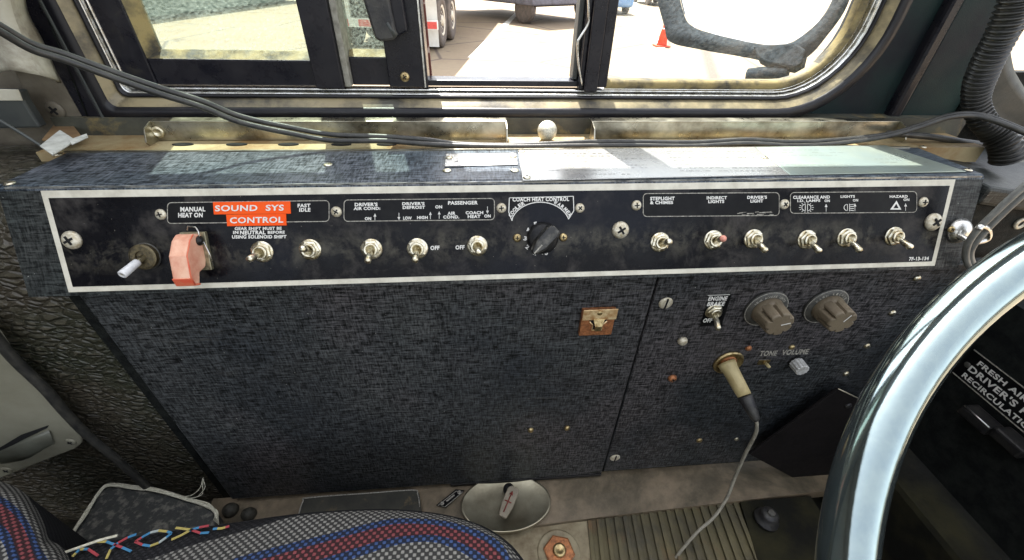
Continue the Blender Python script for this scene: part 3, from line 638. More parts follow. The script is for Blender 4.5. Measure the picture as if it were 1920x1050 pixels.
# skin right of gasket
seg = pts_in[11:22]
m.grid([[V((.54, .5145, -.165))] * 1 + [V((max(.54, p.x), .5145, min(p.z, -.165) if i < 4 else (-.165 if i < 6 else p.z))) for i, p in enumerate(seg)] + [V((.54, .5145, .45))],
        [V((.36, .5145, -.166))] + seg + [V((GX1 + .0405, .5145, .45))]], smooth=False)
m._add([V((.36, .5146, -.166)), V((.54, .5146, -.165)), seg[6], seg[3], seg[0]], [[0, 1, 2, 3, 4]])
tag(m.build('wall_skin', M_TEAL, solid=.004, recalc=False), kind='structure')
pil = thing('front_pillar', (.57, .51, -.17), 'dark green black pillar trim with a raised fold right of the window', 'pillar')
m = MB(); m.box(.5205, .5355, .503, .53, -.160, .45); m.build('fold', M_GLOSSBLK, pil, .004)
m = MB(); m.box(.537, .612, .508, .53, -.160, .45); m.build('pillar_cover', M_TEAL, pil, .003)
m = MB(); m.box(.612, .625, .50, .56, -.40, .45); m.build('pillar_edge', M_DARK, pil, .003)
screw(PY(.475), 1821, 153, .0062, pil, M_SCREW, washer=False, name='screw')
# windshield rubber far right
ws = thing('windshield_seal', (.72, .6, -.16), 'thick grey rubber seal round the windshield corner at the right edge', 'seal')
wp = PY(.55)
m = MB()
A1 = [wp.at(*p) for p in ((1898, -60), (1893, 40), (1897, 110), (1912, 150), (1960, 215), (2030, 262))]
A2 = [wp.at(*p) for p in ((1855, -60), (1838, 100), (1850, 160), (1880, 200), (1930, 240), (2010, 300))]
A3 = [wp.at(*p) for p in ((1818, -60), (1800, 120), (1812, 200), (1850, 240), (1910, 280), (1990, 330))]
m.grid([[p + V((0, .03, 0)) for p in smooth_path(A1)], smooth_path(A1), [p + V((0, -.006, 0)) for p in smooth_path([(a + b) / 2 for a, b in zip(A1, A2)])], [p + V((0, .004, 0)) for p in smooth_path(A2)], [p + V((0, -.003, 0)) for p in smooth_path([(a + b) / 2 for a, b in zip(A2, A3)])], smooth_path(A3), [p + V((0, .03, 0)) for p in smooth_path(A3)]])
m.build('rubber', simple('grey_rubber', (.022, .024, .02), (.05, .05, .04), 12, .5, .7, 0, .3, 300), ws)
# bezel between pillar and seal
m = MB(); m.box(.615, .80, .575, .59, -.30, -.10); tag(m.build('corner_skin', M_DARK), kind='structure')

# ================================================================== CONSOLE
con = thing('control_console', FP.at(935, 520) , 'long black console with a switch plate and a sloping vinyl top under the window', 'control panel')
def Fw(px, py, h=0): return FP.at(px, py, h)
# side profile of the housing, back from the tilted front
tl = Fw(5, 350, -.001); tr_ = Fw(1845, 328, -.001); bl = Fw(50, 550, -.001); br_ = Fw(1800, 500, -.001)
m = MB()
L0 = -.394; R0 = .511; zt = -.1604
def prof(x, dx=0): 
    return [V((x, .360, zt + .0000)), V((x + dx, .3600 - .0355 * 1.0, -.2445)), V((x + dx, .350, -.2475)), V((x, .4421, -.2475)), V((x, .4421, -.1566)), V((x, .3640, -.1566)), V((x, .3610, -.1578))]
pl_, pr_ = prof(L0), prof(R0, -.004)
n = len(pl_)
m._add(pl_ + pr_, [[0, 1, n + 1, n]], 0)
m._add(pl_ + pr_, [[i, (i + 1) % n, n + (i + 1) % n, n + i] for i in range(1, n)], 1)
m._add(pl_, [list(range(n))], 0); m._add(pr_, [list(range(n))], 0)
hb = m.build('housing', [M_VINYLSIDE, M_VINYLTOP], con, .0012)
# worn bright edge along the top front
m = MB(); m.box(-.388, .508, .3606, .3622, -.1590, -.1574); m.build('edge_trim', simple('worn_bright_edge', (.50, .50, .46), (.10, .11, .12), 60, .3, .5, .6, lo=.4, hi=.6), con)
m = MB(); m.box(-.397, .500, .4395, .4420, -.1566, -.1553); m.build('rear_edge_trim', M_RAIL, con)
# plate
PX0, PX1 = Fw(80, 357).x + .0005, Fw(1790, 338).x
up_ = FP.uy; c0 = Fw(935, 347); 
def plate_pt(x, d, h): # d distance down from top edge
    return V((x, 0, 0)) + V((0, c0.y, c0.z)) - V((0, up_.y, up_.z)) * d + FP.n * h
PH = (Fw(935, 347) - Fw(935, 523)).length
PX0 = -.3605; PX1 = .4785
def plate_box(m, x0, x1, d0, d1, h0, h1, mi=0):
    m.prism([plate_pt(x0, d0, h0), plate_pt(x1, d0, h0), plate_pt(x1, d1, h0), plate_pt(x0, d1, h0)], FP.n * (h1 - h0), mi)
m = MB(); plate_box(m, PX0, PX1, 0, PH, 0, .0012); plo = m.build('switch_plate', M_BORDER, con, .0003)
m = MB(); b_ = .0050; plate_box(m, PX0 + b_, PX1 - b_, b_ + .001, PH - b_, .0012, .0015); m.build('black_face', M_PLATE, plo)
FS = Plane(FP.p0 + FP.n * .0015, FP.n, (1, 0, 0))        # printed surface
# name plates drawn on the face
def label_plate(box, items, lw=.00035, r=7, sl=-.6, arrows=(), extra=None, outline=True, lab=None):
    b = MB(); x0, y0, x1, y1 = box
    pts = rrect_px(x0, y0, x1, y1, r, sl)
    m = MB(); m._add([FS.at(*p, .0003) for p in pts], [list(range(len(pts)))]); o = m.build('name_plate', M_HOLE if False else simple('name_plate_black', (.003, .003, .004), (.008, .008, .008), 60, .3, .45, spec=.15), con)
    if outline:
        m = MB(); line_strip(m, FS, pts, lw, .0006, closed=True); m.build('outline', M_DIMW, o)
    for t, X0, Y0, X1, Y1 in items: T(b, t, FS, X0, Y0, X1, Y1, slope=-.6 * (X1 - X0) / 60, h=.0007)
    for a in arrows: arrow(b, FS, a[0], a[1], a[2], a[3])
    if extra: extra(b)
    b.build('lettering', M_WHITE, o)
    return o
label_plate((314, 380, 617, 419), [('MANUAL', 338, 388, 385, 397), ('HEAT ON', 334, 399, 380, 408), ('FAST', 558, 382, 582, 389), ('IDLE', 561, 390, 582, 397)], sl=-4)
label_plate((645, 375, 927, 415), [("DRIVER'S", 665, 380, 708, 387), ('AIR COND:', 663, 388, 713, 394), ('ON', 684, 407, 696, 413),
    ("DRIVER'S", 754, 379, 796, 385), ('DEFROST', 755, 386, 797, 392), ('LOW', 756, 406, 772, 412), ('HIGH', 782, 405, 802, 411), ('ON', 816, 385, 829, 391),
    ('PASSENGER', 840, 377, 896, 384), ('AIR', 839, 397, 854, 403), ('COND.', 831, 404, 861, 410), ('COACH', 873, 396, 906, 402), ('HEAT', 877, 403, 901, 409), ('ON', 908, 402, 920, 408)],
    arrows=((703, 401, 413, True), (748, 399, 412, False), (807, 398, 411, True), (823.5, 397, 410, True), (914, 387, 400, False)), sl=-3)
label_plate((1206, 363, 1461, 406), [('STEPLIGHT', 1219, 369, 1265, 376), ('& CHIMES', 1219, 377, 1262, 383), ('INDIRECT', 1325, 368, 1363, 374), ('LIGHTS', 1328, 375, 1358, 381), ("DRIVER'S", 1401, 367, 1438, 373), ('LIGHT', 1407, 374, 1431, 380)], sl=-2)
m = MB(); rnd = random.Random(5)
for k in range(16):
    x_ = 1378 + rnd.random() * 66; y_ = 402 - (x_ - 1378) * .03 + rnd.uniform(-3, 2.5); line_strip(m, FS, [(x_, y_), (x_ + rnd.uniform(5, 14), y_ + rnd.uniform(-1.5, 1))], rnd.uniform(.00015, .0004), .0006)
m.build('scuff_mark', M_DIMW, plo)
def sym(b):
    for cx, s in ((1512, 1), (1591, 0)):
        # lamp outline (two half ellipses or one) with rays
        for sg in ((-1, 1) if s else (-1,)):
            pts = [(cx + sg * (2 + 6.5 * cos(t * pi / 10 - pi / 2)), 389 + 6 * sin(t * pi / 10 - pi / 2)) for t in range(11)]
            line_strip(b, FS, pts, .0003, .0007, closed=True)
        if s:
            for k in range(14):
                a = 2 * pi * k / 14; line_strip(b, FS, [(cx + 10.5 * cos(a), 389 + 7.5 * sin(a)), (cx + 14 * cos(a), 389 + 10 * sin(a))], .00028, .0007)
        else:
            line_strip(b, FS, [(cx + 2, 382), (cx + 2, 396)], .0003, .0007)
            for k in range(4): line_strip(b, FS, [(cx + 3, 384 + k * 3.4), (cx + 10, 383 + k * 4)], .0003, .0007)
    tri = [(1669, 393), (1690, 393), (1681, 376)]; tri2 = [(1675, 390.5), (1685, 390.5), (1680.5, 382)]
    A = [FS.at(*p, .0007) for p in tri]; B = [FS.at(*p, .0007) for p in tri2]
    b._add(A + B, [[0, 1, 4, 3], [1, 2, 5, 4], [2, 0, 3, 5]])
label_plate((1482, 361, 1719, 400), [('CLEARANCE AND', 1487, 367, 1556, 373), ('I.D. LAMPS', 1495, 374, 1538, 379), ('ON', 1546, 374, 1556, 379), ('LIGHTS', 1576, 366, 1603, 371), ('ON', 1599, 373, 1609, 378), ('HAZARD', 1668, 366, 1702, 371), ('ON', 1694, 372, 1705, 377)],
    arrows=((1549, 383, 397, True), (1603, 382, 396, True), (1698, 382, 395, True)), sl=-2, extra=sym)
# arc name plate of the rotary heat control
def arcplate():
    b = MB(); pts = [(955, 372), (958, 369), (1070, 367), (1075, 371), (1074, 405), (1071, 410)]
    arc = [(1013 + 62 * cos(a), 442 + 52 * sin(a)) for a in [radians(-38 - k * 104 / 14) for k in range(15)]]
    arc = [(1066, 411 - 0)] + [(1013 + 56 * cos(a), 425 + 46 * sin(a)) for a in [radians(-22 - k * 136 / 16) for k in range(17)]] + [(960, 414)]
    full = pts + arc + [(957, 412)]
    m = MB(); bot = arc; n = len(arc)
    top = [(1075 - (120 * k / (n - 1)), 368 + 3 * k / (n - 1)) for k in range(n)]
    m.grid([[FS.at(*p, .0004) for p in top], [FS.at(*p, .0004) for p in bot]], smooth=False)
    o = m.build('name_plate', MATS['name_plate_black'], con)
    m = MB(); line_strip(m, FS, top, .0003, .0007); line_strip(m, FS, arc, .0004, .0007); line_strip(m, FS, [top[0], (1076, 395), arc[0]], .0004, .0007); line_strip(m, FS, [top[-1], (954, 398), arc[-1]], .0004, .0007); m.build('outline', M_WHITE, o)
    T(b, 'COACH HEAT CONTROL', FS, 961, 370, 1067, 378, slope=-1, h=.0008)
    for word, a0, a1 in (('COOLER', 204, 238), ('WARMER', 298, 336)):
        for i, ch in enumerate(word):
            a = radians(a0 + (a1 - a0) * i / (len(word) - 1)); cx, cy = 1013 + 61 * cos(a), 424 + 50 * sin(a)
            tx, ty = -sin(a), cos(a) * .85; nx, ny = cos(a), sin(a)
            s = 3.2; hgt = 3.6
            put_text(b, ch, FS, (cx - tx * s - nx * hgt, cy - ty * s - ny * hgt), (cx + tx * s - nx * hgt, cy + ty * s - ny * hgt), (cx - tx * s + nx * hgt, cy - ty * s + ny * hgt), h=.0008)
    b.build('lettering', M_WHITE, o)
arcplate()
# printing directly on the plate
b = MB()
for t_, X0, Y0, X1, Y1 in (('GEAR SHIFT MUST BE', 440, 425.5, 528, 431.5), ('IN', 437, 433, 447, 439), ('NEUTRAL', 450, 432.5, 498, 440), ('BEFORE', 502, 433, 534, 438.5), ('USING SOLENOID SHIFT', 435, 441, 537, 447.5),
                       ('OFF', 807, 461, 824, 469), ('OFF', 854, 460, 871, 468)):
    T(b, t_, FS, X0, Y0, X1, Y1, slope=-.5, h=.0004)
T(b, '7F-13-134', FS, 1704, 482, 1741, 489, slope=-1, skew=1, h=.0004)
for ch, x, y, rot in (('1', 1003, 474, 20), ('2', 989, 463, 40), ('3', 985, 447, 10), ('4', 990, 431, -20), ('5', 1004, 420, -10), ('8', 1043, 446, 60), ('9', 1037, 464, 40), ('10', 1022, 474, 10)):
    a = radians(rot); s, h_ = (3.2 if ch != '10' else 5.5), 4; c_, s_ = cos(a), sin(a)
    put_text(b, ch, FS, (x - s * c_ - h_ * s_, y - s * s_ + h_ * c_), (x + s * c_ - h_ * s_, y + s * s_ + h_ * c_), (x - s * c_ + h_ * s_, y - s * s_ - h_ * c_), h=.0004)
b.build('lettering', M_WHITE, plo)
# orange embossed tapes
for (x0, y0, x1, y1, txt, tx0, ty0, tx1, ty1) in ((399, 379, 544, 402, 'SOUND  SYS', 403, 385, 532, 396.5), (424, 402.5, 536, 424, 'CONTROL', 431, 407.5, 531, 419)):
    q = [FS.at(x0, y0, .0012), FS.at(x1, y0 - 1.5, .0012), FS.at(x1 + 1, y1 - 1.5, .0012), FS.at(x0 + 2, y1, .0012)]
    m = MB(); m.prism(q, -FP.n * .0008); o = m.build('label_tape', M_ORANGE, con)
    b = MB(); T(b, txt, FS, tx0, ty0, tx1, ty1, slope=-1.5, h=.0015, bold=.025); b.build('lettering', M_WHITE, o)
# screws of the plate
for px, py, r, c in ((136, 450, .0080, 'p'), (302, 402, .0046, 'p'), (631, 397, .0047, 'p'), (940, 390, .0046, 'p'), (1087, 390, .0045, 'p'), (1163, 431, .0083, 'p'), (1193, 385, .0048, 'p'), (1470, 383, .0049, 'p'), (1730, 379, .0051, 'p'), (1748, 416, .0090, 'p'), (970, 446, .0040, 'p'), (1056, 445, .0040, 'p')):
    screw(FS, px, py, r, con, M_BRASS if r < .0042 else M_SCREW, rot=random.uniform(0, 1.5), hgt=.5)
# toggles
def toggle(px, py, tx, ty, parent=con, pl=FS, h=.0215, kind='hex', tip=None):
    c = pl.at(px, py, 0); e = pl.at(tx, ty, h)
    big = kind == 'knurled'
    r = .0112 if big else .0091
    m = MB(); m.lathe(c, pl.n, [(r * 1.06, 0), (r * 1.06, .0008), (r * .8, .0009)], 28)
    t = m.build('toggle_switch', M_DISC if big else M_CHROME, parent)
    m = MB(); ph = random.uniform(0, 1)
    if big: 
        m.lathe(c + pl.n * .0009, pl.n, [(r, 0), (r, .004), (r * .85, .0048), (r * .5, .0048), (r * .48, .003)], 36, smooth=False)
    else:
        m.lathe(c + pl.n * .0009, pl.n, [(r * .97, 0), (r * .97, .0024), (r * .80, .0031), (r * .70, .0031)], 6, smooth=False, phase=ph)
        m.lathe(c + pl.n * .0030, pl.n, [(r * .69, 0), (r * .69, .0032), (r * .62, .0036), (r * .45, .0036), (r * .42, .0015)], 24)
    m.build('nut', M_CHROME if not big else simple('dark_knurled_brass', (.16, .13, .07), (.06, .05, .035), 300, .35, .6, .7, .3, 600), t)
    m = MB(); m.lathe(c + pl.n * .0032, pl.n, [(r * .46, 0), (0, .0004)], 20); m.build('socket', M_HOLE, t)
    m = MB(); base_ = c + pl.n * .003; d = (e - base_); Ln = d.length; d.normalize()
    rb, rt_ = (.0023, .0030)
    m.lathe(base_, d, [(rb, 0), (rb * .95, Ln * .3), (rt_ * .95, Ln * .55), (rt_, Ln - .0015), (rt_ * .75, Ln - .0004), (0, Ln)], 20); lev = m.build('lever', M_CHROME, t)
    if tip == 'sleeve':
        m = MB(); s0 = base_ + d * Ln * .3; L2 = Ln * .72
        m.lathe(s0, d, [(.0030, 0), (.0033, .001), (.0036, L2 - .0006), (.0030, L2), (.0018, L2 + .0001), (.0017, L2 - .003)], 24); m.build('sleeve', simple('white_plastic_sleeve', (.72, .72, .72), (.5, .5, .5), 60, .3, .45), t)
    if tip == 'red':
        m = MB(); m.lathe(e - d * .003, d, [(.0027, 0), (.0031, .001), (.0030, .0025), (.001, .004), (0, .0041)], 20); m.build('cap', simple('faded_pink_cap', (.7, .3, .22), None, 90, .4), t)
    return t
toggle(275, 480, 229, 515, h=.024, kind='knurled', tip='sleeve')
for a in ((492, 472, 466, 487), (582, 468, 566, 466), (697, 467, 689, 491), (783, 466, 778, 490), (895, 461, 897, 475), (1237, 454, 1257, 453)): toggle(*a)
toggle(1337, 450, 1357, 447, tip='red')
for a in ((1412, 448, 1436, 471), (1512, 449, 1537, 472), (1586, 446, 1613, 471), (1675, 443, 1709, 465)): toggle(*a)
# red switch guard
gp = lambda px, py, h: FS.at(px, py, h)
c = FS.at(372, 470, 0)
m = MB(); m.obox(c + FP.n * .002, FP.ux, FP.uy, FP.n, .0105, .017, .002); gd = m.build('switch_guard', simple('galvanised_base', (.40, .37, .24), (.2, .18, .12), 200, .4, .6, .8), con, .0006)
# cover: a hood hinged at the top, side profile in (down, out)
# wedge hood: faces given by photographed corners at their own height above the plate
x0g, x1g = c.x - .0080, c.x + .0070
def G(x, d, h): return V((x, c.y, c.z)) - V((0, up_.y, up_.z)) * d + FP.n * h
prof_ = [(-.0155, .003), (-.0165, .013), (-.012, .0195), (.000, .0265), (.019, .0270), (.0255, .0235), (.0265, .0170), (.0165, .0140), (.0140, .0050), (.008, .0025)]
m = MB(); m.prism([G(x0g, d_, h_) for d_, h_ in prof_], V((x1g - x0g, 0, 0))); m.build('guard_cover', M_RED, gd, .0016)
m = MB(); m.prism([G(x0g - .0004, d_, h_) for d_, h_ in ((.0190, .0276), (.0262, .0240), (.0272, .0168), (.0255, .0164), (.0248, .0225), (.0185, .0262))], V((x1g - x0g + .0008, 0, 0))); m.build('guard_lip', M_REDEDGE, gd, .0006)
m = MB(); m.tube([G(x1g, d_, h_ + .0001) for d_, h_ in ((-.0160, .014), (-.012, .0196), (.000, .0266), (.019, .0271), (.0250, .0238))], .0006, 8); m.build('guard_edge', M_REDEDGE, gd)
m = MB(); hc = G(x1g, -.010, .008); m.lathe(hc, (1, 0, 0), [(.0042, 0), (.0042, .0012), (.0022, .0016), (.0022, .0026), (0, .0028)], 20); m.build('hinge_pin', M_BLACK, gd)
m = MB(); m.tube([G(x1g + .001, -.010, .008), G(x1g + .001, -.018, .008), G(x1g - .001, -.0215, .007), G(c.x - .001, -.0225, .006), G(c.x - .002, -.019, .006)], .0006, 8)
m.tube([G(x1g + .002, -.010, .006), G(x1g + .004, .004, .003), G(x1g + .0045, .014, .002)], .0005, 8); m.build('spring_wire', M_STEEL, gd)
# rotary knob
c = FS.at(1017, 446, 0); a_dir = (FS.at(1043, 422, .0) - FS.at(999, 470, 0)).normalized(); s_dir = FP.n.cross(a_dir)
m = MB(); m.lathe(c, FP.n, [(.0150, 0), (.0150, .002), (.0135, .0045), (.0125, .006)], 36); kn = m.build('rotary_knob', M_BLACK, con)
m = MB(); P_ = []
def kp(u, v_, h): return c + a_dir * u + s_dir * v_ + FP.n * h
m.prism([kp(-.0165, -.002, .0055), kp(-.0165, .002, .0055), kp(-.006, .0062, .0055), kp(.010, .0068, .0055), kp(.015, .0045, .0055), kp(.015, -.0045, .0055), kp(.010, -.0068, .0055), kp(-.006, -.0062, .0055)], FP.n * .0135)
m.build('grip', simple('scuffed_black_plastic', (.014, .014, .013), (.09, .085, .07), 60, .3, .5, lo=.5, hi=.62), kn, .0022)
m = MB(); m.obox(kp(-.010, 0, .0192), a_dir, s_dir, FP.n, .0052, .0006, .0002); m.build('pointer_mark', M_DIMW, kn)
# bracket lamp with two screws at the right end of the console
CP = Plane(tuple(FP.p0 + FP.n * .0), FP.n, (1, 0, 0))
c = CP.at(1794, 432, 0)
bk_ = thing('chrome_hook_bracket', c, 'small chrome bracket with two screws holding a cable hook at the console right end', 'bracket')
m = MB(); m.lathe(c, FP.n, [(.0125, 0), (.0122, .003), (.0095, .007), (.005, .0095), (0, .010)], 30, xd=(1, 0, 0), sq=1.05); m.build('bracket_cup', M_STEEL, bk_)
m = MB(); m.tube(smooth_path([CP.at(1795, 440, .006), CP.at(1808, 447, .012), CP.at(1822, 455, .018), CP.at(1850, 448, .022), CP.at(1852, 432, .026), CP.at(1840, 424, .028), CP.at(1834, 430, .028)], 6), .0028, 12); m.build('hook', M_STEEL, bk_)
for p in ((1783, 430), (1809, 428)): 
    Pq = Plane(tuple(FP.p0 + FP.n * .0055), FP.n, (1, 0, 0)); screw(Pq, p[0], p[1], .0034, bk_, M_BRASS, hgt=.6)
# grey paired cable through the hook
for k, (dx, dy) in enumerate(((0, 0), (9, 7))):
    m = MB(); q = PY(.318)
    m.tube(smooth_path([q.at(1960 + dx, 318 + dy), q.at(1905 + dx, 362 + dy), q.at(1862 + dx, 402 + dy), q.at(1832 + dx, 432 + dy * 1.2), q.at(1814 + dx * .8, 460 + dy), q.at(1812 + dx, 488), q.at(1826 + dx, 512), q.at(1850 + dx, 540)], 8), .0030, 12)
    tag(m.build('grey_cable', simple('grey_rubber_cable', (.12, .12, .11), (.2, .2, .18), 60, .35, .5)), ('outer' if k == 0 else 'inner') + ' grey cable of the pair looped through the chrome hook', 'cable', 'grey cables through the hook')
# top name plates
def nameplate(pts, lines, rivets, ink=M_INK, lab=None, h=.0012, mat=M_NAME):
    q = [TP.at(*p, h) for p in pts]; m = MB(); m.prism(q, V((0, 0, -h + .0002))); o = m.build('rating_plate', mat, con, .0005)
    b = MB(); rnd = random.Random(3)
    for x0, x1, y, hh, den in lines:
        x = x0
        while x < x1:
            w_ = rnd.uniform(4, 15) * den
            if rnd.random() < .85: line_strip(b, TP, [(x, y), (min(x + w_, x1), y)], hh, h + .0003)
            x += w_ + rnd.uniform(2, 4)
    if lines: b.build('engraved_lines', ink, o)
    for p in rivets:
        cc_ = TP.at(*p, h); m = MB(); m.lathe(cc_, (0, 0, 1), [(.0036, 0), (.0034, .0008), (.002, .0014), (0, .0016)], 20); s = m.build('rivet', M_CHROME, o)
        m = MB(); m.lathe(cc_ + V((0, 0, .0015)), (0, 0, 1), [(.0009, 0), (.0009, .0004)], 10); m.build('core', M_HOLE, o)
    return o
nameplate([(836, 288), (968, 286), (971, 308), (833, 311)], [(862, 945, 294, .0003, .5), (852, 950, 302, .0006, .5)], [(842, 296), (962, 294)])
nameplate([(971, 281), (1415, 275), (1480, 327), (980, 338)], [(1032, 1160, 287, .0008, .5), (1050, 1145, 292, .0009, .5), (1015, 1108, 297.5, .0003, .6), (1138, 1212, 297, .0003, .6), (1065, 1170, 303, .0003, .5), (1025, 1215, 309, .0003, .5), (1030, 1216, 314, .0003, .6), (1028, 1140, 319, .0003, .5), (1090, 1182, 326, .0003, .5),
    (1250, 1400, 284, .0002, .7), (1252, 1380, 288, .0002, .7), (1256, 1415, 295, .0003, .7), (1262, 1420, 301, .0003, .7), (1266, 1435, 308, .0003, .7), (1270, 1440, 314, .0003, .7), (1275, 1452, 320, .0003, .7)], [(978, 284), (988, 333), (1434, 296)])
nameplate([(1416, 275), (1660, 272), (1812, 321), (1481, 327)], [(1430, 1560, 281, .0002, 1), (1440, 1590, 286, .0002, 1), (1450, 1570, 291, .0002, 1), (1458, 1470, 304, .0002, .6), (1460, 1600, 309, .0002, 1), (1470, 1590, 314, .0002, 1), (1640, 1730, 298, .0002, 1), (1650, 1740, 304, .0002, 1)], [(1730, 273 + 3), (1815, 319)] , mat=simple('worn_blueish_aluminium', (.32, .39, .37), (.40, .43, .33), 6, .25, .38, .6, .08, 300))
for p in ((838, 320), (965, 320), (615, 309), (18, 344), (108, 290)): screw(TP, p[0], p[1], .0042, con, M_CHROME, cross=None, hgt=.3)

# ================================================================== LOWER PANELS
big = thing('access_panel', (-.1, YP, -.64), 'large blank black linen vinyl panel below the console', 'panel')
m = MB(); m.box(-.366, .1850, YP, YP + .012, -.634, -.2478); m.build('panel_sheet', M_VINYL, big, .0015)
m = MB(); m.box(-.05, .185, YP - .0008, YP + .004, -.6405, -.6345); m.build('bottom_strip', M_BLACK, big, .0006)
for p in ((995, 805), (1063, 801)): screw(LP, p[0], p[1], .0042, big, M_BRASS, cross=None, hgt=.9, name='bolt_head')
# latch plate
c = LP.at(1119, 597); s = .0165
m = MB(); m.box(c.x - .0185, c.x + .0185, YP - .005, YP + .001, c.z - .021, c.z + .016); la = m.build('striker_plate', M_COPPER, big, .001)
m = MB(); m.box(c.x - .0180, c.x + .0195, YP - .0062, YP - .005, c.z + .003, c.z + .0175); m.build('upper_lip', simple('gilt_tin', (.85, .66, .36), (.50, .25, .09), 120, .3, .5, .5), la, .0008)
m = MB(); m.prism([(c.x - .0105, YP - .0058, c.z + .0065), (c.x + .0105, YP - .0058, c.z + .0065), (c.x + .0095, YP - .0058, c.z + .001), (c.x + .005, YP - .0058, c.z - .004), (c.x + .005, YP - .0058, c.z - .011), (c.x - .005, YP - .0058, c.z - .011), (c.x - .005, YP - .0058, c.z - .004), (c.x - .0095, YP - .0058, c.z + .001)], (0, .0006, 0)); m.build('recess', M_HOLE, la)
m = MB(); m.prism([(c.x - .006, YP - .007, c.z + .0045), (c.x + .007, YP - .007, c.z + .0045), (c.x + .004, YP - .010, c.z - .003), (c.x + .0035, YP - .010, c.z - .010), (c.x - .0035, YP - .010, c.z - .010), (c.x - .004, YP - .010, c.z - .003)], (0, .0015, 0)); m.build('spring_tongue', M_BRASS, la, .0006)
m = MB(); m.tube([(c.x - .0095, YP - .006, c.z + .001), (c.x - .0055, YP - .006, c.z - .004), (c.x - .0055, YP - .006, c.z - .0115), (c.x + .0055, YP - .006, c.z - .0115), (c.x + .0055, YP - .006, c.z - .004), (c.x + .0095, YP - .006, c.z + .001)], .0008, 8); m.build('rolled_edge', MATS['gilt_tin'], la)
m = MB(); m.lathe((c.x, YP - .0055, c.z + .0125), (0, -1, 0), [(.003, 0), (.0028, .0008), (.001, .0012), (0, .0012)], 18); m.build('rivet', M_BRASS, la)

ip = thing('accessory_panel', (.33, YP, -.63), 'narrow black vinyl panel with engine brake switch, dials and socket at the right', 'panel')
m = MB(); m.box(.1872, .600, YP, YP + .012, -.6285, -.2478); m.build('panel_sheet', M_VINYL, ip, .0015)
for p, mt, r, cr, h_ in (((1248, 568), M_SCREW, .0078, 'slot', .25), ((1153, 858), M_SCREW, .0078, 'slot', .25), ((1279, 638), M_SCREW, .0058, None, .9), ((1260, 708), M_COPPER, .0056, 'phillips', .8), ((1403, 652), M_COPPER, .0038, None, .8), ((1484, 650), M_BRASS, .0036, None, .8),
                     ((1311, 825), M_BRASS, .0045, None, .6), ((1381, 823), M_CHROME, .0035, None, .5)):
    screw(LP, p[0], p[1], r, ip, mt, cross=cr, rot=(1.5 if cr == 'slot' else .5), hgt=h_)
for p in ((1718, 521), (1672, 586), (1625, 648), (1586, 700), (1553, 745), (1518, 790), (1490, 826), (1465, 860), (1421, 884)):
    screw(LP, p[0], p[1], .0040, ip, M_CHROME, cross=None, hgt=.7, name='rivet')
toggle(1338, 583, 1347, 618, parent=ip, pl=LP, h=.024)
# engine brake name plate
m = MB(); q = [LP.at(*p, .0006) for p in ((1330, 553), (1372, 552), (1353, 610), (1312, 612))]; m._add(q, [[0, 1, 2, 3]]); o = m.build('name_plate', MATS['name_plate_black'], ip)
b = MB(); T(b, 'ENGINE', LP, 1327, 556, 1362, 564, slope=-.5, skew=3, h=.0009); T(b, 'BRAKE', LP, 1325, 566, 1357, 574, slope=-.5, skew=3, h=.0009); T(b, 'OFF', LP, 1317, 597, 1334, 605, slope=-.5, skew=3, h=.0009)
line_strip(b, LP, [(1327, 554), (1369, 552.5)], .0004, .0009); b.build('lettering', M_WHITE, o)
b = MB(); T(b, 'TONE', LP, 1423, 658, 1455, 668, slope=-1, skew=4, h=.0004); T(b, 'VOLUME', LP, 1464, 656, 1514, 666, slope=-2, skew=4, h=.0004); b.build('lettering', M_DIMW, ip)
# big dial knobs
def dial(px, py, name, words, ang):
    c = LP.at(px, py); R = .0245
    m = MB(); m.lathe(c, (0, -1, 0), [(R, 0), (R, .002), (R * .97, .003), (R * .72, .0045), (R * .70, .0045)], 48); k = m.build('dial', M_DISC, ip)
    pl = Plane((c.x, c.y - .0032, c.z), (0, -1, 0), (1, 0, 0))
    m = MB(); n_ = 40; m.grid([[c + V((cos(t) * r_, -.0031, sin(t) * r_)) for t in [2 * pi * i / n_ for i in range(n_)]] for r_ in (R * .985, R * .955)], closed=True)
    b = m
    for i, ch in enumerate(words):
        a = radians(150 - i * 110 / (len(words) - 1)); rr2 = R * .80; w2 = .0011; h2 = .0015
        cx, cz = c.x + cos(a) * rr2, c.z + sin(a) * rr2; tx, tz = sin(a), -cos(a); nx, nz = cos(a), sin(a)
        vs, fs = text_geo(ch, .02) if ch != ' ' else ([], [])
        b._add([V((cx + tx * (x - .5) * 2 * w2 + nx * (y - .5) * 2 * h2, c.y - .0046, cz + tz * (x - .5) * 2 * w2 + nz * (y - .5) * 2 * h2)) for x, y in vs], fs)
    b.build('lettering', M_DIMW, k)
    m = MB(); m.lathe(c + V((0, -.0045, 0)), (0, -1, 0), [(.0175, 0), (.0165, .006), (.0150, .008)], 40); 
    # fluted grip: seven flats
    prof2 = []
    for i in range(56):
        t = 2 * pi * i / 56; lobes = max(0, cos(7 * t)) ** 5; r_ = .0164 - .0042 * lobes; prof2.append((r_ * cos(t), r_ * sin(t)))
    rows = [[c + V((x * s_, -h_, y_ * s_)) for x, y_ in prof2] for h_, s_ in ((.010, 1.02), (.027, .95), (.0285, .91), (.029, .85))]
    m.grid(rows, closed=True, smooth=False); n0 = len(m.v); m.v += rows[-1]; m.f.append(list(range(n0, n0 + 56))); m.m.append(0); m.sm.append(False)
    g_ = m.build('knob_grip', M_KNOB, k, .0003)
    m = MB(); d_ = V((cos(ang), 0, sin(ang))); s_ = V((0, -1, 0)).cross(d_); m.obox(c + V((0, -.0292, 0)) + d_ * .006, d_, s_, (0, -1, 0), .005, .0004, .0002); m.build('pointer_mark', M_WHITE, g_)
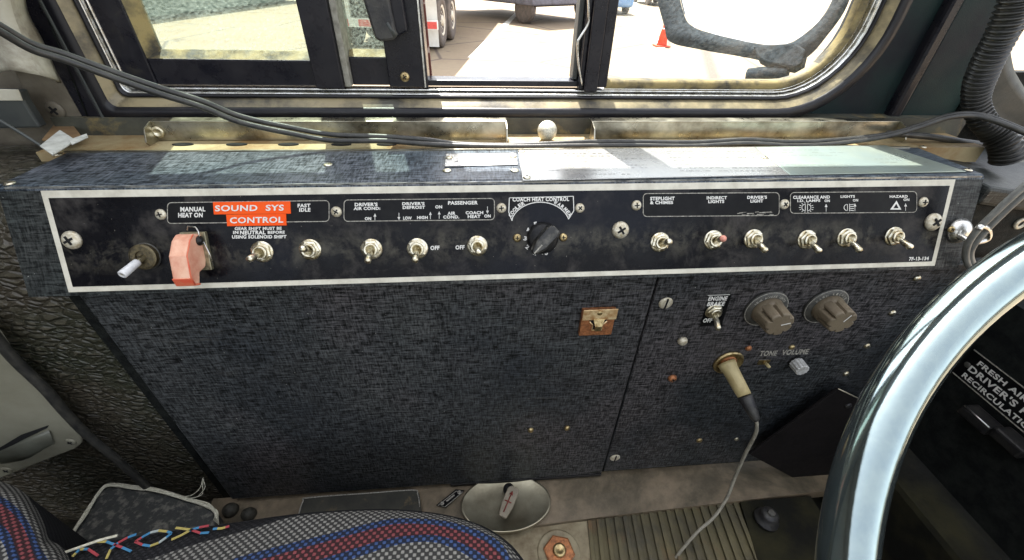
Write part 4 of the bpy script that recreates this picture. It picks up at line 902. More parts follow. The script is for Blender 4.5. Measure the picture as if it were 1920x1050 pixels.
dial(1434, 577, 'dial', 'REAR ACCESS VENTS', .25); dial(1546, 572, 'dial', 'DASH LIGHTS', 1.1)
# tone slide and volume knob
c = LP.at(1432, 679); m = MB(); m.box(c.x - .008, c.x + .007, YP - .0012, YP, c.z - .003, c.z + .004); ts = m.build('tone_switch', M_BRASS, ip)
m = MB(); m.cyl((c.x + .001, YP, c.z), LP.at(1442, 688, .012), .0022, .0019); m.build('lever', M_PLUG, ts)
c = LP.at(1490, 677); m = MB(); m.lathe(c, (0, -1, 0), [(.0085, 0), (.0090, .002), (.0082, .003)], 30); vk = m.build('volume_knob', M_BLACK, ip)
m = MB(); N_ = 48; rows = []
for h_, s_ in ((.003, 1), (.0155, .94), (.016, .90)): rows.append([c + V((cos(2 * pi * i / N_) * (.0088 if i % 4 < 2 else .0080) * s_, -h_, sin(2 * pi * i / N_) * (.0088 if i % 4 < 2 else .0080) * s_)) for i in range(N_)])
m.grid(rows, closed=True, smooth=False); n0 = len(m.v); m.v += rows[-1]; m.f.append(list(range(n0, n0 + N_))); m.m.append(0); m.sm.append(False); m.build('fluted_grip', simple('silver_knob', (.75, .75, .72), (.5, .49, .45), 90, .25, .4, .35), vk)
# socket ring
c = LP.at(1365, 679); m = MB(); m.lathe(c, (0, -1, 0), [(.0190, 0), (.0190, .0015), (.0178, .003), (.0160, .0032), (.015, .001), (.0105, .001)], 40); so_ = m.build('socket_ring', M_BRASS, ip)
m = MB(); m.lathe(c, (0, -1, 0), [(.0104, .0005), (.0104, .0015)], 30); m.build('socket_face', M_COPPER, so_)
# plug and cord
pg = thing('microphone_plug', c, 'yellowed plug pushed into the brass socket with its grey cord hanging down', 'plug')
P0 = LP.at(1362, 680, .002); P1 = LP.at(1396, 742, .040); P2 = LP.at(1419, 790, .062)
d = (P1 - P0); m = MB(); m.lathe(P0, d, [(.0108, 0), (.0108, .004), (.0096, .008), (.0088, d.length * .6), (.0080, d.length)], 28); m.build('plug_body', M_PLUG, pg)
d2 = P2 - P1; m = MB(); m.lathe(P1 - d2 * .02, d2, [(.0083, 0), (.0086, .002), (.0070, d2.length * .5), (.0050, d2.length * .9), (.0035, d2.length)], 26); m.build('strain_relief', M_RUBBER, pg)
m = MB(); pts = [P2 - d2 * .1, LP.at(1419, 796, .063), LP.at(1416, 815, .064), LP.at(1398, 850, .062), LP.at(1378, 895, .066), LP.at(1362, 935, .077), LP.at(1338, 970, .089), LP.at(1305, 1000, .10), LP.at(1262, 1052, .116), LP.at(1235, 1095, .13)]
m.tube(smooth_path(pts, 8), .0021, 12); m.build('cord', M_CORD, pg)

# ================================================================== LEFT SIDE
YL = .352
# wrinkled trim: relief-free big sheet bulging slightly
m = MB(); rows = []
for j in range(24):
    v_ = j / 23; row = []
    for i in range(24):
        u = i / 23; x = -.3668 - u * .75; zz = -.72 + v_ * (.72 - .165)
        y = YL + .004 + .010 * sin(u * 7) * sin(v_ * 5) + .05 * u * u
        if v_ > .93: y += (v_ - .93) * .5
        row.append(V((x, y, zz)))
    rows.append(row)
rows.append([V((p.x, p.y + .09, p.z - .002)) for p in rows[-1]])
m.grid(rows); tag(m.build('wall_trim', M_WRINK, recalc=True, solid=.006), 'wrinkled dark brown vinyl wall trim left of the blank panel', 'wall trim')
# slate strip between vinyl panel and trim
m = MB(); m.box(-.388, -.3685, YL - .006, YL + .006, -.66, -.25); tag(m.build('corner_moulding', M_DARK, bevel=.003), 'narrow black corner moulding at the left edge of the blank panel', 'moulding')
# tan metal plate
wpL = PY(.340)
cv = thing('seat_wall_cover', wpL.at(60, 860), 'tan enamelled metal cover with a louvre slot at the left edge', 'cover plate')
outl = [(-60, 560), (-20, 605), (40, 690), (90, 742), (120, 785), (153, 818), (152, 832), (140, 842), (-60, 920)]
m = MB(); m.prism([wpL.at(*p) for p in outl], (0, .004, 0)); m.build('cover_sheet', M_TAN, cv, .0015)
m = MB(); m._add([wpL.at(*p, .0006) for p in ((-10, 845), (40, 815), (92, 797), (88, 803), (44, 824), (-10, 853))], [[0, 1, 2, 3, 4, 5]]); m.build('slot', M_HOLE, cv)
m = MB(); m.grid([[wpL.at(*p, h_) for p in q_] for q_, h_ in (([(-10, 848), (44, 824), (90, 806)], .0), ([(-8, 855), (46, 832), (93, 812)], .0028), ([(2, 870), (52, 853), (100, 830)], .0022), ([(22, 868), (60, 860), (102, 834)], -.001))]); m.build('louvre', simple('greenish_enamel', (.16, .165, .13), (.10, .10, .075), 14, .35, .55), cv, solid=.001)
for p in ((133, 828), (13, 881)): screw(wpL, p[0], p[1], .0058, cv, M_TAN, cross='phillips', hgt=.3)
# cable along the trim
m = MB(); q = PY(.334); m.tube(smooth_path([q.at(-40, 590), q.at(0, 642), q.at(35, 682), q.at(85, 730), q.at(118, 768), q.at(160, 812), q.at(215, 858), q.at(262, 900), q.at(300, 935)], 8), .0048, 12)
tag(m.build('black_cable', M_CABLE), 'thick black cable running down the wrinkled trim at lower left', 'cable')
m = MB(); m.tube(smooth_path([PY(.342).at(*p) for p in ((-40, 575), (-5, 618), (30, 668), (55, 700))], 6), .0016, 8); tag(m.build('trim_piping', M_THREAD), 'thin cream piping on the edge of the tan cover', 'piping')

# upper left: painted pillar and pieces
q = PY(.50)
pp = thing('rear_pillar', q.at(110, 240), 'brown grey metal window pillar with a cross head bolt at the upper left', 'pillar')
m = MB(); m.prism([q.at(*p) for p in ((10, -60), (52, -60), (70, 0), (110, 95), (178, 238), (172, 243), (90, 252), (76, 240), (20, 120), (-20, 20))], (0, .012, 0)); m.build('pillar_sheet', M_PILLAR, pp, .0015)
screw(q, 105, 206, .0088, pp, M_PILLAR, rot=.5, hgt=.35)
m = MB(); m.tube([q.at(60, -40, .001), q.at(125, 120, .001), q.at(168, 228, .001)], .0008, 6); m.build('seam', M_DARK, pp)
m = MB()
prof3 = [([(-80, -60), (-40, 20), (-30, 100), (-10, 138)], .0), ([(-30, -60), (0, 20), (10, 80), (25, 130)], .03), ([(5, -60), (20, 20), (45, 80), (72, 140)], .028), ([(25, -60), (38, 20), (66, 75), (100, 150)], .012), ([(30, -60), (44, 20), (72, 75), (108, 156)], -.004)]
m.grid([smooth_path([PY(.485).at(*p, h_) for p in pts], 6) for pts, h_ in prof3]); 
tag(m.build('air_duct', M_GREY, solid=.003), 'rounded cream painted duct in the top left corner', 'duct')
m = MB(); q2 = PY(.47); m.prism([q2.at(*p) for p in ((-60, 168), (36, 170), (44, 190), (76, 240), (-60, 243))], (0, .01, 0)); bx = tag(m.build('grey_box', M_SLATE, bevel=.002), 'slate grey box edge below the cream duct at the left edge', 'box')
m = MB(); m.prism([q2.at(*p, .001) for p in ((-60, 166), (34, 168), (42, 189), (-60, 189))], (0, .0012, 0)); m.build('lip', M_GREY, bx, .0006)
# dark strip left of window (vertical trim)
m = MB(); m.box(-.425, -.412, .503, .53, -.165, .45); tag(m.build('window_reveal', M_GLOSSBLK, bevel=.002), kind='structure')
m = MB(); m.box(-.60, -.426, .515, .53, -.30, .45); tag(m.build('rear_skin', M_PILLAR), kind='structure')
# card and paper scraps
m = MB(); zz = -.148; m.prism([onZ(*p, zz) for p in ((78, 262), (108, 225), (138, 236), (152, 254), (120, 268))], (0, 0, -.001)); tag(m.build('brown_card', M_CARD), 'brown card scrap tucked behind the white card, left end of the console', 'card scrap')
m = MB(); zz = -.142; m.prism([onZ(*p, zz) for p in ((74, 273), (112, 243), (142, 262), (97, 289))], (0, 0, -.0015)); m.prism([onZ(*p, zz + .001) for p in ((128, 262), (162, 250), (165, 256), (134, 270))], (0, 0, -.0012))
tag(m.build('white_card', M_PAPER, bevel=.0004), 'worn white card scrap leaning at the left end of the console', 'card scrap')
m = MB(); m.tube(smooth_path([onY(*p, .42) for p in ((-30, 210), (0, 226), (40, 250), (75, 272), (98, 287))], 6), .0014, 8); tag(m.build('edge_highlight_strip', M_SLATE), 'slate grey strip standing in for the highlight on the top edge of the wrinkled wall trim', 'piping')  # thin strip added to draw the highlight on the trim's top edge
m = MB(); m.box(-.75, -.395, .38, .495, -.20, -.168); tag(m.build('ledge', M_WRINK), kind='structure')

# two cables across the window
def cab(dy, pts, r, lab, col=M_CABLE):
    m = MB(); m.tube(smooth_path([onY(px, py + dy, yy) for px, py, yy in pts], 8), r, 14); tag(m.build('black_cable', col), lab, 'cable', 'cables draped over the console')
main = [(-60, 15, .36), (0, 48, .37), (60, 82, .38), (120, 101, .39), (200, 130, .40), (300, 165, .41), (380, 190, .42), (450, 218, .43), (540, 238, .44), (620, 252, .447), (720, 256, .45), (800, 262, .452), (860, 270, .453), (960, 272, .454), (1100, 266, .455), (1200, 266, .455), (1300, 267, .455), (1400, 262, .455), (1480, 266, .455), (1560, 263, .455), (1660, 252, .45), (1720, 236, .445), (1780, 216, .44), (1830, 214, .435), (1880, 228, .42), (1960, 262, .40)]
cab(0, main, .0026, 'upper of the two black cables draped from the top left across the console top')
low = [(a, b + (11 if a < 700 else (8 if a < 850 else (3 if a < 1000 else 7))) + (0 if a < 1600 else -3), c - .004) for a, b, c in main]
cab(0, low, .0027, 'lower of the two black cables draped from the top left across the console top')
m = MB(); m.tube(smooth_path([PY(.46).at(*p) for p in ((1664, 250), (1740, 256), (1800, 265), (1870, 275))], 6), .0036, 12); tag(m.build('black_wire', M_CABLE), 'short black wire running into the corrugated hose end', 'wire')

# ================================================================== RIGHT SIDE
# hose
hp = [(1940, -90, .44), (1905, 0, .44), (1880, 60, .44), (1853, 112, .445), (1834, 160, .45), (1830, 195, .45), (1842, 225, .445), (1864, 248, .44), (1885, 272, .43), (1888, 302, .425)]
path = smooth_path([onY(*p) for p in hp], 22)
dense = []
for i in range(len(path) - 1):
    for k in range(2): dense.append(path[i].lerp(path[i + 1], k / 2))
s_ = 0; rs = []
for i, p in enumerate(dense):
    if i: s_ += (p - dense[i - 1]).length
    t = i / len(dense); R_ = .0122 if t < .42 else (.0122 - .0016 * min(1, (t - .42) / .1) if t < .72 else .0106 + .0030 * min(1, (t - .72) / .15))
    rs.append(R_ + .0015 * sin(2 * pi * s_ / .0050))
m = MB(); m.tube(dense, rs, 24); tag(m.build('corrugated_hose', simple('black_corrugated_plastic', (.013, .013, .012), (.035, .034, .028), 60, .28, .45)), 'black corrugated hose coming down the right pillar and curling at its end', 'hose')
# dash shelf to the right
dsb = thing('dashboard', (.7, .42, -.5), 'black vinyl dashboard sloping away right of the console behind the steering wheel', 'dashboard')
m = MB(); m.prism([(.513, .352, -.1650), (.85, .352, -.215), (.85, .56, -.215), (.60, .56, -.170), (.513, .49, -.1640)], (0, 0, -.02)); m.build('dash_top', M_VINYLSIDE, dsb, .004)
m = MB(); m.box(.5135, .90, .362, .38, -.50, -.19); m.build('dash_front', M_DARK, dsb)
dfp = PY(.362); o = thing('dash_bolt', dfp.at(1912, 418), 'bright ring headed bolt on the dash front at the right edge', 'bolt'); m = MB(); m.lathe(dfp.at(1912, 418), (0, -1, 0), [(.0075, 0), (.007, .002), (.0045, .003), (.004, .001)], 24); m.build('ring', M_SCREW, o); m = MB(); m.lathe(dfp.at(1912, 418), (0, -1, 0), [(.004, .0008), (.003, .0012)], 20); m.build('core', M_HOLE, o)
# front bulkhead
BX = .62
m = MB(); m.box(BX, BX + .02, -.35, .336, -.55, -.30); bh = tag(m.build('bulkhead', M_DARK), 'black front bulkhead under the dash behind the steering wheel', 'bulkhead')
m = MB(); m.box(BX - .05, BX + .3, -.40, .40, -.72, -.56); tag(m.build('heater_housing', M_DARKFL, bevel=.01), 'dull dark heater housing at the foot of the bulkhead', 'heater')
XP = Plane((BX, 0, 0), (-1, 0, 0), (0, -1, 0))
hl = thing('heater_label', XP.at(1860, 700), 'black heater control label with pale border lines and white lettering', 'label plate')
A = XP.at(1829, 655); B = XP.at(1793, 703); zA, zB = A.z, B.z; yA, yB = A.y, B.y
m = MB(); m.box(BX - .0015, BX - .0001, -.12, max(yA, yB), zB, zA); m.build('plate', MATS['name_plate_black'], hl)
m = MB(); m.box(BX - .0020, BX - .0015, -.12, yA, zA - .0012, zA); m.box(BX - .0020, BX - .0015, -.12, yA, zB, zB + .0012); m.build('border', M_DIMW, hl)
b = MB(); Hh = zA - zB
def wall_text(txt, y0, z0, hgt, wid):
    vs, fs = text_geo(txt, .03); b._add([V((BX - .0022, y0 - x * wid, z0 + y * hgt)) for x, y in vs], fs)
wall_text('FRESH AIR - PULL', yA - .013, zB + Hh * .68, Hh * .17, .098); wall_text("DRIVER'S HEATER", yA - .010, zB + Hh * .38, Hh * .21, .115); wall_text('RECIRCULATION - PUSH', yA - .010, zB + Hh * .11, Hh * .17, .128)
b.build('lettering', M_WHITE, hl)
m = MB(); m.lathe((BX - .0016, yA - .006, zB + Hh * .5), (-1, 0, 0), [(.004, 0), (.003, .001), (.0015, .001)], 18); m.build('rivet', M_DISC, hl)
# heater levers
for a, c_, lab in (((1822, 756), (1868, 808), 'left heater lever knob with a pale edge below the heater label'), ((1880, 800), (1935, 850), 'right heater lever knob below the heater label')):
    p0, p1 = XP.at(*a, .012), XP.at(*c_, .012); t = thing('heater_lever', (p0 + p1) / 2, lab, 'lever', 'heater levers'); m = MB(); mid = (p0 + p1) / 2
    m.box(mid.x - .012, mid.x + .010, min(p0.y, p1.y), max(p0.y, p1.y), mid.z - .012, mid.z + .002); m.build('knob', M_BLACK, t, .003)
    if 'left' in lab: m = MB(); m.tube([V((mid.x - .011, p0.y - .002, mid.z + .002)), V((mid.x - .011, p1.y + .002, mid.z + .002))], .0009, 8); m.build('edge', M_STEEL, t)
# bracket plate right of rivets
q3 = PY(.315); m = MB(); m.prism([q3.at(*p) for p in ((1572, 730), (1640, 768), (1660, 830), (1560, 935), (1405, 852))], (0, .004, 0)); br3 = tag(m.build('gusset_plate', simple('dark_maroon_black', (.010, .008, .008), (.006, .005, .005), 30, .6, spec=.2), bevel=.0008), 'dark gusset plate between the rivet row and the steering wheel', 'plate')
m = MB(); m.tube([q3.at(1572, 729, .0005), q3.at(1612, 748, .0005)], .0007, 6); m.build('bright_edge', M_SCREW, br3)
m = MB(); m.lathe(q3.at(1590, 760, 0), (0, -1, 0), [(.0045, 0), (.0040, .002), (.001, .0022)], 16); m.build('bolt', M_RUBBER, br3)

# ================================================================== FLOOR AREA
FZ = -.645
m = MB(); m.prism([(-.40, .345, FZ), (.60, .345, FZ), (.60, .2935, FZ - .004), (.16, .279, FZ - .006), (.0, .270, FZ - .006), (-.40, .262, FZ - .006)], (0, 0, -.02)); tag(m.build('toe_board', M_TOE), kind='structure')
m = MB(); m.prism([(-.40, .262, FZ - .012), (.1525, .278, FZ - .012), (.128, .10, FZ - .012), (-.40, .10, FZ - .012)], (0, 0, -.03)); fpl = tag(m.build('floor_plate', M_FLOORPL), kind='structure')
# mat with ribs
mt2 = thing('ribbed_pedal', (.27, .24, FZ - .02), 'ribbed brown rubber pedal pad on the floor by the hanging cord', 'pedal')
z0 = FZ - .010
cor = [onZ(1098, 972, z0), onZ(1385, 936, z0), onZ(1440, 1070, z0), onZ(1108, 1080, z0)]
m = MB(); m.prism([p - V((0, 0, .004)) for p in cor], (0, 0, -.012)); m.build('pad', M_RIB, mt2)
m = MB(); N_ = 18
for i in range(N_):
    a, b2 = (i + .15) / N_, (i + .62) / N_
    T0, T1 = cor[0].lerp(cor[1], a), cor[0].lerp(cor[1], b2); B0, B1 = cor[3].lerp(cor[2], a), cor[3].lerp(cor[2], b2)
    m.prism([T0 - V((0, .003, .003)), T1 - V((0, .003, .003)), B1 - V((0, 0, .003)), B0 - V((0, 0, .003))], (0, 0, .004))
m.build('ribs', M_RIB, mt2, .0008)
# floor bolt
c = onZ(1048, 1036, FZ - .0115); fb = thing('floor_bolt', c, 'rusty hexagon bolt in a round recess on the tan floor plate', 'bolt')
m = MB(); m.lathe(c, (0, 0, 1), [(.030, 0), (.030, .0008), (.028, .0012), (.0265, .0004), (.02, .0003)], 36); m.build('washer', M_FLOORPL, fb)
m = MB(); m.lathe(c + V((0, 0, .0005)), (0, 0, 1), [(.022, 0), (.022, .004), (.020, .005)], 6, smooth=False); m.build('nut', M_COPPER, fb)
m = MB(); m.lathe(c + V((0, 0, .0055)), (0, 0, 1), [(.009, 0), (.009, .004), (.006, .005), (.004, .003), (0, .003)], 24); m.build('stud', M_BRASS, fb)
# dish with knob
c = onZ(949, 946, FZ + .001); dsh = thing('dished_escutcheon', c, 'round dished metal escutcheon with a pointer knob below the blank panel', 'control knob')
Rx = abs(onZ(1033, 944, FZ).x - onZ(865, 948, FZ).x) / 2
m = MB(); m.lathe(c, (0, 0, 1), [(Rx * .98, 0), (Rx, .0065), (Rx * .99, .0075), (Rx * .95, .0070), (Rx * .8, .0045), (Rx * .55, .0025), (Rx * .3, .0018), (0, .0015)], 56, xd=(1, 0, 0), sq=.62 * .0325 / .0325); m.build('dish', simple('worn_satin_metal', (.40, .37, .27), (.26, .23, .16), 20, .30, .45, .9, .15, 200), dsh)
a0, a1 = V((c.x + .002, c.y + .012, c.z)), onZ(953, 930, FZ + .03)
m = MB(); m.cyl(c + V((.004, .02, 0)), c + V((.004, .008, .03)), .007, .008, 20); m.build('shaft', M_BLACK, dsh)
e0, e1 = onZ(965, 912, FZ + .035), onZ(941, 968, FZ + .030); d = (e1 - e0); Ln = d.length; d.normalize(); sd = d.cross(V((0, 0, 1))).normalized(); nz = sd.cross(d)
pts = [e0 + sd * x + d * y for x, y in ((-.006, 0), (-.0085, .005), (-.009, Ln * .6), (-.006, Ln), (.005, Ln), (.0085, Ln * .6), (.0085, .005), (.005, 0))]
m = MB(); m.prism(pts, -nz.normalized() * -.006 if nz.z < 0 else nz.normalized() * -.006); kb_ = m.build('pointer_knob', simple('worn_knob_tan', (.30, .26, .19), (.2, .17, .12), 40, .45), dsh, .0015)
m = MB(); tp = nz.normalized() * (.0007 if nz.z > 0 else -.0007)
b0, b1 = e0 + d * .008 + tp, e1 - d * .006 + tp
m.tube([b0, b1], .0008, 6); m.tube([b0.lerp(b1, .5) - sd * .005, b0.lerp(b1, .5) + sd * .005], .0008, 6); m.tube([b0 + d * .005 - sd * .002, b0, b0 + d * .005 + sd * .002], .0008, 6); m.build('engraved_mark', simple('dark_red_paint', (.22, .03, .02), None, 60, .5), dsh)
# small label plate
q_ = [onZ(*p, FZ + .001) for p in ((818, 948), (855, 918), (871, 920), (836, 952))]
m = MB(); m.prism(q_, (0, 0, .0015)); o = tag(m.build('label_plate', MATS['name_plate_black'], loc=q_[0]), 'small black label plate with pale edge left of the dished escutcheon', 'label plate')
m = MB(); TPz = Plane((0, 0, FZ + .0026), (0, 0, 1), (1, 0, 0)); line_strip(m, TPz, [(821, 948), (855, 921), (868, 922), (835, 950)], .0005, .0004, closed=True)
for p in ((829, 944), (861, 923)): m.lathe(TPz.at(*p), (0, 0, 1), [(.003, 0), (.0028, .0006), (0, .0008)], 12)
line_strip(m, TPz, [(837, 940), (852, 928)], .0012, .0004); m.build('border', M_DIMW, o)
# tray box
m = MB(); q_ = [onZ(*p, FZ + .012) for p in ((556, 975), (566, 936), (574, 930), (776, 916), (785, 921), (790, 950), (788, 1000), (556, 1020))]; m.prism(q_, (0, 0, -.012)); tb = tag(m.build('dusty_lid', simple('dusty_black_lid', (.055, .052, .038), (.025, .025, .02), 20, .4, .6, 0, .3, 200, c3=(.2, .15, .07), s3=22), bevel=.003, loc=q_[0]), 'dusty dark lid with a pale rim on the floor behind the seat cushion', 'lid')
m = MB(); m.tube(smooth_path([onZ(*p, FZ + .0125) for p in ((558, 972), (568, 940), (580, 933), (700, 924), (774, 919), (783, 926), (787, 950))], 5), .0009, 6); m.build('rim', M_DIMW, tb)
# knobs at panel foot
for p, r, lab in (((436, 958), .010, 'dirty round bolt cap left of its pair at the foot of the blank panel'), ((470, 966), .0095, 'dirty round bolt cap right of its pair at the foot of the blank panel')):
    c = onZ(*p, FZ - .004); m = MB(); m.lathe(c, (0, -.3, 1), [(r, 0), (r, .008), (r * .8, .014), (r * .4, .017), (0, .018)], 20); tag(m.build('bolt_cap', simple('grimy_metal', (.07, .065, .05), (.03, .03, .025), 90, .5, .8, .3, .5, 300)), lab, 'bolt cap', 'bolt caps at the panel foot')
# right pedal and bolt
c = onZ(1443, 966, FZ + .01); fb2 = thing('pedal_stud', c, 'dark rubber topped stud in the shade right of the ribbed pedal', 'stud')
m = MB(); m.lathe(c - V((0, 0, .014)), (0, 0, 1), [(.017, 0), (.0165, .004), (.012, .006), (.012, .016), (.010, .019), (0, .0195)], 24); m.build('stud_head', M_RUBBER, fb2)
m = MB(); m.lathe(c + V((0, 0, .0055)), (0, 0, 1), [(.006, 0), (.005, .003), (0, .0035)], 6, smooth=False); m.build('nut', M_DISC, fb2)
m = MB(); m.prism([onZ(*p, FZ - .008) for p in ((1388, 940), (1520, 930), (1640, 1120), (1442, 1120))], (0, 0, -.02)); tag(m.build('pedal_floor', M_DARKFL), kind='structure')

# frayed pad
fp_ = thing('frayed_pad', onZ(270, 980, -.60), 'worn black pad with frayed pale binding behind the seat cushion', 'pad')
PZ = -.585
top = [(118, 1020), (188, 918), (205, 909), (235, 911), (310, 925), (385, 945), (403, 957), (407, 975), (400, 995), (330, 1060), (110, 1070)]
P_ = [onZ(*p, PZ) for p in top]
m = MB(); m.prism(P_, (0, 0, -.03)); m.build('pad_body', M_PAD, fp_, .004)
m = MB()
for k in range(5):
    rnd = random.Random(k); line = [onZ(px + rnd.uniform(-2, 2), py + rnd.uniform(-2, 2) + (k - 2) * 1.3, PZ + .003 + rnd.uniform(0, .002)) for px, py in ((110, 1040), (135, 1003), (160, 962), (188, 920), (205, 910), (250, 913), (300, 921), (350, 935), (390, 948), (403, 960), (407, 972))]
    m.tube(smooth_path(line, 5), .0009 if k != 2 else .0022, 6)
m.tube(smooth_path([onZ(*p, PZ + .006) for p in ((340, 932), (360, 928), (375, 915), (381, 895), (380, 912), (378, 928), (350, 936))], 5), .0005, 5)
m.tube(smooth_path([onZ(*p, PZ + .008) for p in ((372, 930), (384, 915), (382, 900))], 5), .0004, 5)
for k in range(6): m.tube(smooth_path([onZ(398 + k * 1.5, 950 + k, PZ + .004), onZ(404 + k, 962, PZ + .004), onZ(400 + k * 2.0, 976 + k * 1.5, PZ)], 4), .0004, 5)
m.build('frayed_binding', M_THREAD, fp_)

# ================================================================== SEAT
seat = thing('driver_seat', (-.2, .1, -.72), 'driver seat in grey woven moquette with red and blue stripes, at the bottom edge', 'seat')
def resample(pts, n):
    P = smooth_path([V((a, b, 0)) for a, b in pts], 12); L_ = [0]
    for i in range(1, len(P)): L_.append(L_[-1] + (P[i] - P[i - 1]).length)
    out = []; j = 0
    for k in range(n):
        s = L_[-1] * k / (n - 1)
        while j < len(L_) - 2 and L_[j + 1] < s: j += 1
        t = (s - L_[j]) / max(1e-9, L_[j + 1] - L_[j]); out.append(P[j].lerp(P[j + 1], t))
    return out
def loft(rows, name, parent, n=60, mat=M_FABRIC):
    """rows: (pixel curve, height of that curve, stripe coordinate)"""
    R_ = []; U_ = []
    fine = []
    W = [([onZ(p.x, p.y, zz) for p in resample(pts, n)], v_) for pts, zz, v_ in rows]
    cols = list(zip(*[w_[0] for w_ in W])); vv = [w_[1] for w_ in W]
    newc = [smooth_path(c_, 6) for c_ in cols]
    newv = []
    for i in range(len(vv) - 1):
        for k in range(6): newv.append(vv[i] + (vv[i + 1] - vv[i]) * k / 6)
    newv.append(vv[-1])
    rows_ = [[newc[i][j] for i in range(n)] for j in range(len(newv))]
    ref = [0]; mid = W[1][0]
    for i in range(1, n): ref.append(ref[-1] + (mid[i] - mid[i - 1]).length)
    uvs = [[(ref[i], newv[j]) for i in range(n)] for j in range(len(newv))]
    m = MB(); m.grid(rows_, 0, uvs); return m.build(name, mat, parent, recalc=False)
A_ = [(100, 1044), (160, 1024), (230, 1010), (300, 999), (430, 981), (560, 963), (680, 955), (760, 956), (840, 966), (905, 986), (955, 1018), (990, 1060)]
B_ = [(170, 1100), (230, 1066), (300, 1042), (360, 1022), (420, 1006), (490, 986), (560, 967), (680, 957.5), (760, 958.5), (838, 968), (902, 988), (951, 1020), (985, 1062)]
C_ = [(330, 1120), (380, 1080), (428, 1052), (500, 1030), (628, 998), (690, 982), (744, 972), (830, 976), (900, 996), (940, 1020), (966, 1062)]
D_ = [(350, 1130), (400, 1090), (440, 1065), (510, 1043), (632, 1010), (690, 994), (748, 982), (826, 986), (890, 1006), (930, 1030), (955, 1066)]
E_ = [(420, 1150), (470, 1110), (520, 1080), (580, 1056), (660, 1030), (720, 1012), (774, 1004), (826, 1005), (880, 1025), (910, 1045), (930, 1072)]
F_ = [(440, 1160), (500, 1120), (550, 1092), (610, 1066), (690, 1038), (735, 1024), (775, 1017), (820, 1018), (868, 1037), (895, 1057), (912, 1080)]
G_ = [(480, 1300), (540, 1250), (600, 1200), (660, 1170), (720, 1150), (750, 1140), (780, 1130), (810, 1135), (840, 1150), (860, 1170), (870, 1200)]
Zb = [( [(p[0] , p[1] - 2) for p in A_], -.56, .0), (A_, -.462, .35), (B_, -.452, 1.0), (C_, -.444, 2.0), (D_, -.4425, 3.0), (E_, -.441, 4.0), (F_, -.440, 5.0), (G_, -.436, 7.5)]
# lower skirt: straight down under the widest edge
dn = [onZ(p.x, p.y, -.462) for p in resample(A_, 60)]
cu = loft(Zb[1:], 'cushion', seat)
m = MB(); m.grid([[p + V((0, 0, -.20)) for p in dn], [p + V((0, .004, -.04)) for p in dn], dn], 0, [[(i * .012, 0) for i in range(60)], [(i * .012, .2) for i in range(60)], [(i * .012, .35) for i in range(60)]]); m.build('cushion_side', M_FABRIC, seat, recalc=False)
# zigzag embroidery on the black band
cols = {'y': 0, 'c': 1, 'r': 2, 'w': 3}; emb = [simple('yellow_yarn', (.42, .34, .10), None, 300, .9), simple('blue_yarn', (.05, .20, .36), None, 300, .9), simple('red_yarn', (.36, .05, .06), None, 300, .9), simple('white_yarn', (.36, .40, .38), None, 300, .9)]
m = MB()
def dash(a, b, c_, w_=.0010):
    def ht(p): return onZ(p[0], p[1], -.4535)
    p0, p1 = ht(a), ht(b); d_ = (p1 - p0).normalized(); s_ = V((-d_.y, d_.x, 0)) * w_
    m.prism([p0 - s_, p1 - s_, p1 + s_, p0 + s_], (0, 0, .0008), cols[c_])
def multi(pts, seq):
    for i in range(len(pts) - 1):
        k = max(1, int(len(seq) / (len(pts) - 1)))
        for j in range(k):
            a = [pts[i][q_] + (pts[i + 1][q_] - pts[i][q_]) * j / k for q_ in (0, 1)]; b2 = [pts[i][q_] + (pts[i + 1][q_] - pts[i][q_]) * (j + 1) / k for q_ in (0, 1)]
            dash(a, b2, seq[(i * k + j) % len(seq)])
multi([(136, 1044), (150, 1030), (166, 1030), (184, 1042)], 'ycycrr')
multi([(184, 1016), (200, 1016), (214, 1021), (230, 1027), (246, 1034)], 'ycrcwy'); multi([(200, 1048), (208, 1030), (222, 1018), (240, 1008), (256, 1002)], 'ycrcwy')
multi([(254, 1016), (266, 1008), (282, 999), (298, 995), (314, 997), (322, 1000)], 'rcwycr'); multi([(254, 1016), (268, 1022), (282, 1024), (298, 1018), (312, 1008), (322, 1000)], 'rcywcr')
multi([(330, 990), (346, 992), (360, 994), (376, 1000), (392, 999)], 'yyrcwy'); multi([(322, 1012), (340, 1004), (356, 995), (374, 989), (392, 986)], 'yycrcw'); multi([(400, 992), (416, 991), (430, 987)], 'cyyr')
m.build('embroidery', emb, seat)
m = MB(); m.tube(smooth_path([onZ(*p, -.452) for p in ((110, 1040), (160, 1022), (190, 1012), (220, 1004))], 5), .0013, 6); m.build('welt', M_THREAD, seat)
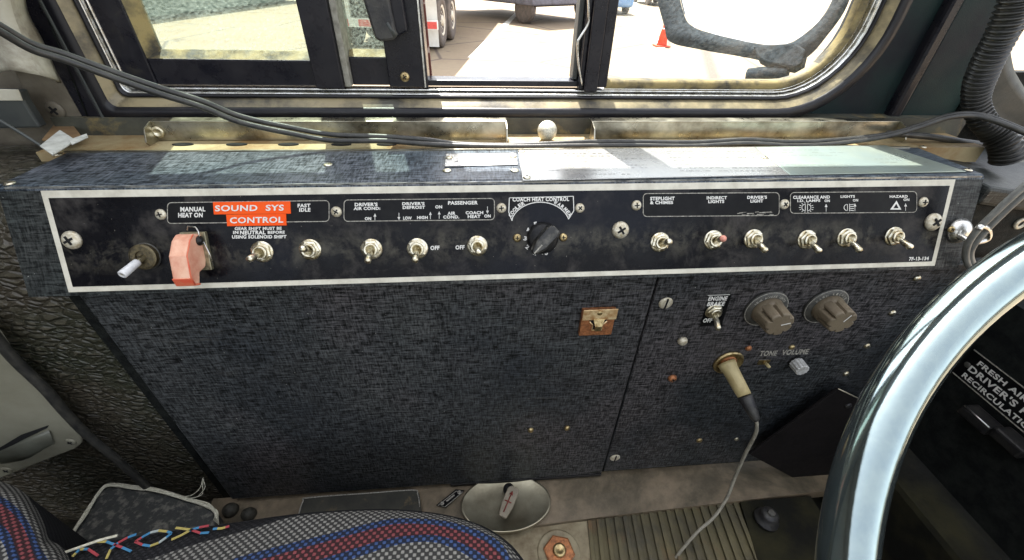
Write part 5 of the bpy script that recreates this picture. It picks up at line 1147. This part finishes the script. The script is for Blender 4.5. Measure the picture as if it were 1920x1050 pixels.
# backrest bolster at the left
A_ = [(-140, 890), (-60, 888), (0, 902), (40, 920), (66, 950), (84, 985), (92, 1010), (120, 1030), (140, 1075)]
B_ = [(-140, 905), (-60, 902), (-5, 914), (30, 930), (56, 958), (75, 992), (84, 1018), (108, 1040), (124, 1085)]
C_ = [(-140, 912), (-60, 916), (-10, 926), (20, 942), (46, 968), (64, 1000), (74, 1026), (90, 1050), (100, 1090)]
D_ = [(-140, 920), (-60, 925), (-14, 936), (12, 952), (36, 976), (52, 1006), (62, 1034), (74, 1058), (84, 1092)]
E_ = [(-140, 950), (-60, 955), (-20, 966), (0, 980), (18, 1000), (28, 1024), (38, 1050), (44, 1074), (50, 1100)]
F_ = [(-140, 970), (-60, 976), (-26, 988), (-8, 1002), (6, 1020), (14, 1040), (20, 1064), (26, 1084), (30, 1110)]
G_ = [(-180, 1050), (-140, 1060), (-120, 1070), (-100, 1080), (-80, 1090), (-70, 1100), (-60, 1110), (-50, 1120), (-40, 1150)]
loft([(A_, -.452, 1.02), (B_, -.436, 1.6), (C_, -.430, 2.0), (D_, -.427, 3.0), (E_, -.424, 4.0), (F_, -.422, 5.0), (G_, -.42, 7)], 'backrest', seat)
dn = [onZ(p.x, p.y, -.452) for p in resample(A_, 50)]
m = MB(); m.grid([[p + V((0, 0, -.2)) for p in dn], dn], 0, [[(i * .012, 0) for i in range(50)], [(i * .012, .3) for i in range(50)]]); m.build('backrest_side', M_FABRIC, seat, recalc=False)

# ================================================================== STEERING WHEEL
WC = V((.5023, -.0607, -.2631)); WR = .3189; Wr = .0158
wn_ = V((sin(-.3594), sin(-.5607), cos(-.3594) * cos(-.5607))).normalized()
sw = thing('steering_wheel', WC, 'large glossy steering wheel rim crossing the lower right corner', 'steering wheel')
a_ = wn_.orthogonal().normalized(); b_2 = wn_.cross(a_)
M_WHEEL = simple('polished_wheel_rim', (.33, .40, .39), (.28, .35, .36), 60, .05, .12, .95, .03, 900)
m = MB(); m.tube([WC + (a_ * cos(2 * pi * i / 160) + b_2 * sin(2 * pi * i / 160)) * WR for i in range(160)], Wr, 40, closed=True); m.build('rim', M_WHEEL, sw)
m = MB()
m.lathe(WC - wn_ * .06, wn_, [(.05, 0), (.055, .02), (.045, .045), (.02, .05), (0, .05)], 36); m.build('hub', M_BLACK, sw)
for ang in (0.3, 3.44):
    m = MB(); d = a_ * cos(ang) + b_2 * sin(ang); e = WC + d * WR * .97; 
    if True: m.tube([WC - wn_ * .04, WC + d * WR * .5 - wn_ * .03, e], [.012, .010, .009], 16); m.build('spoke', M_BLACK, sw)
for o in bpy.data.objects:
    if '_w' in o: del o['_w']
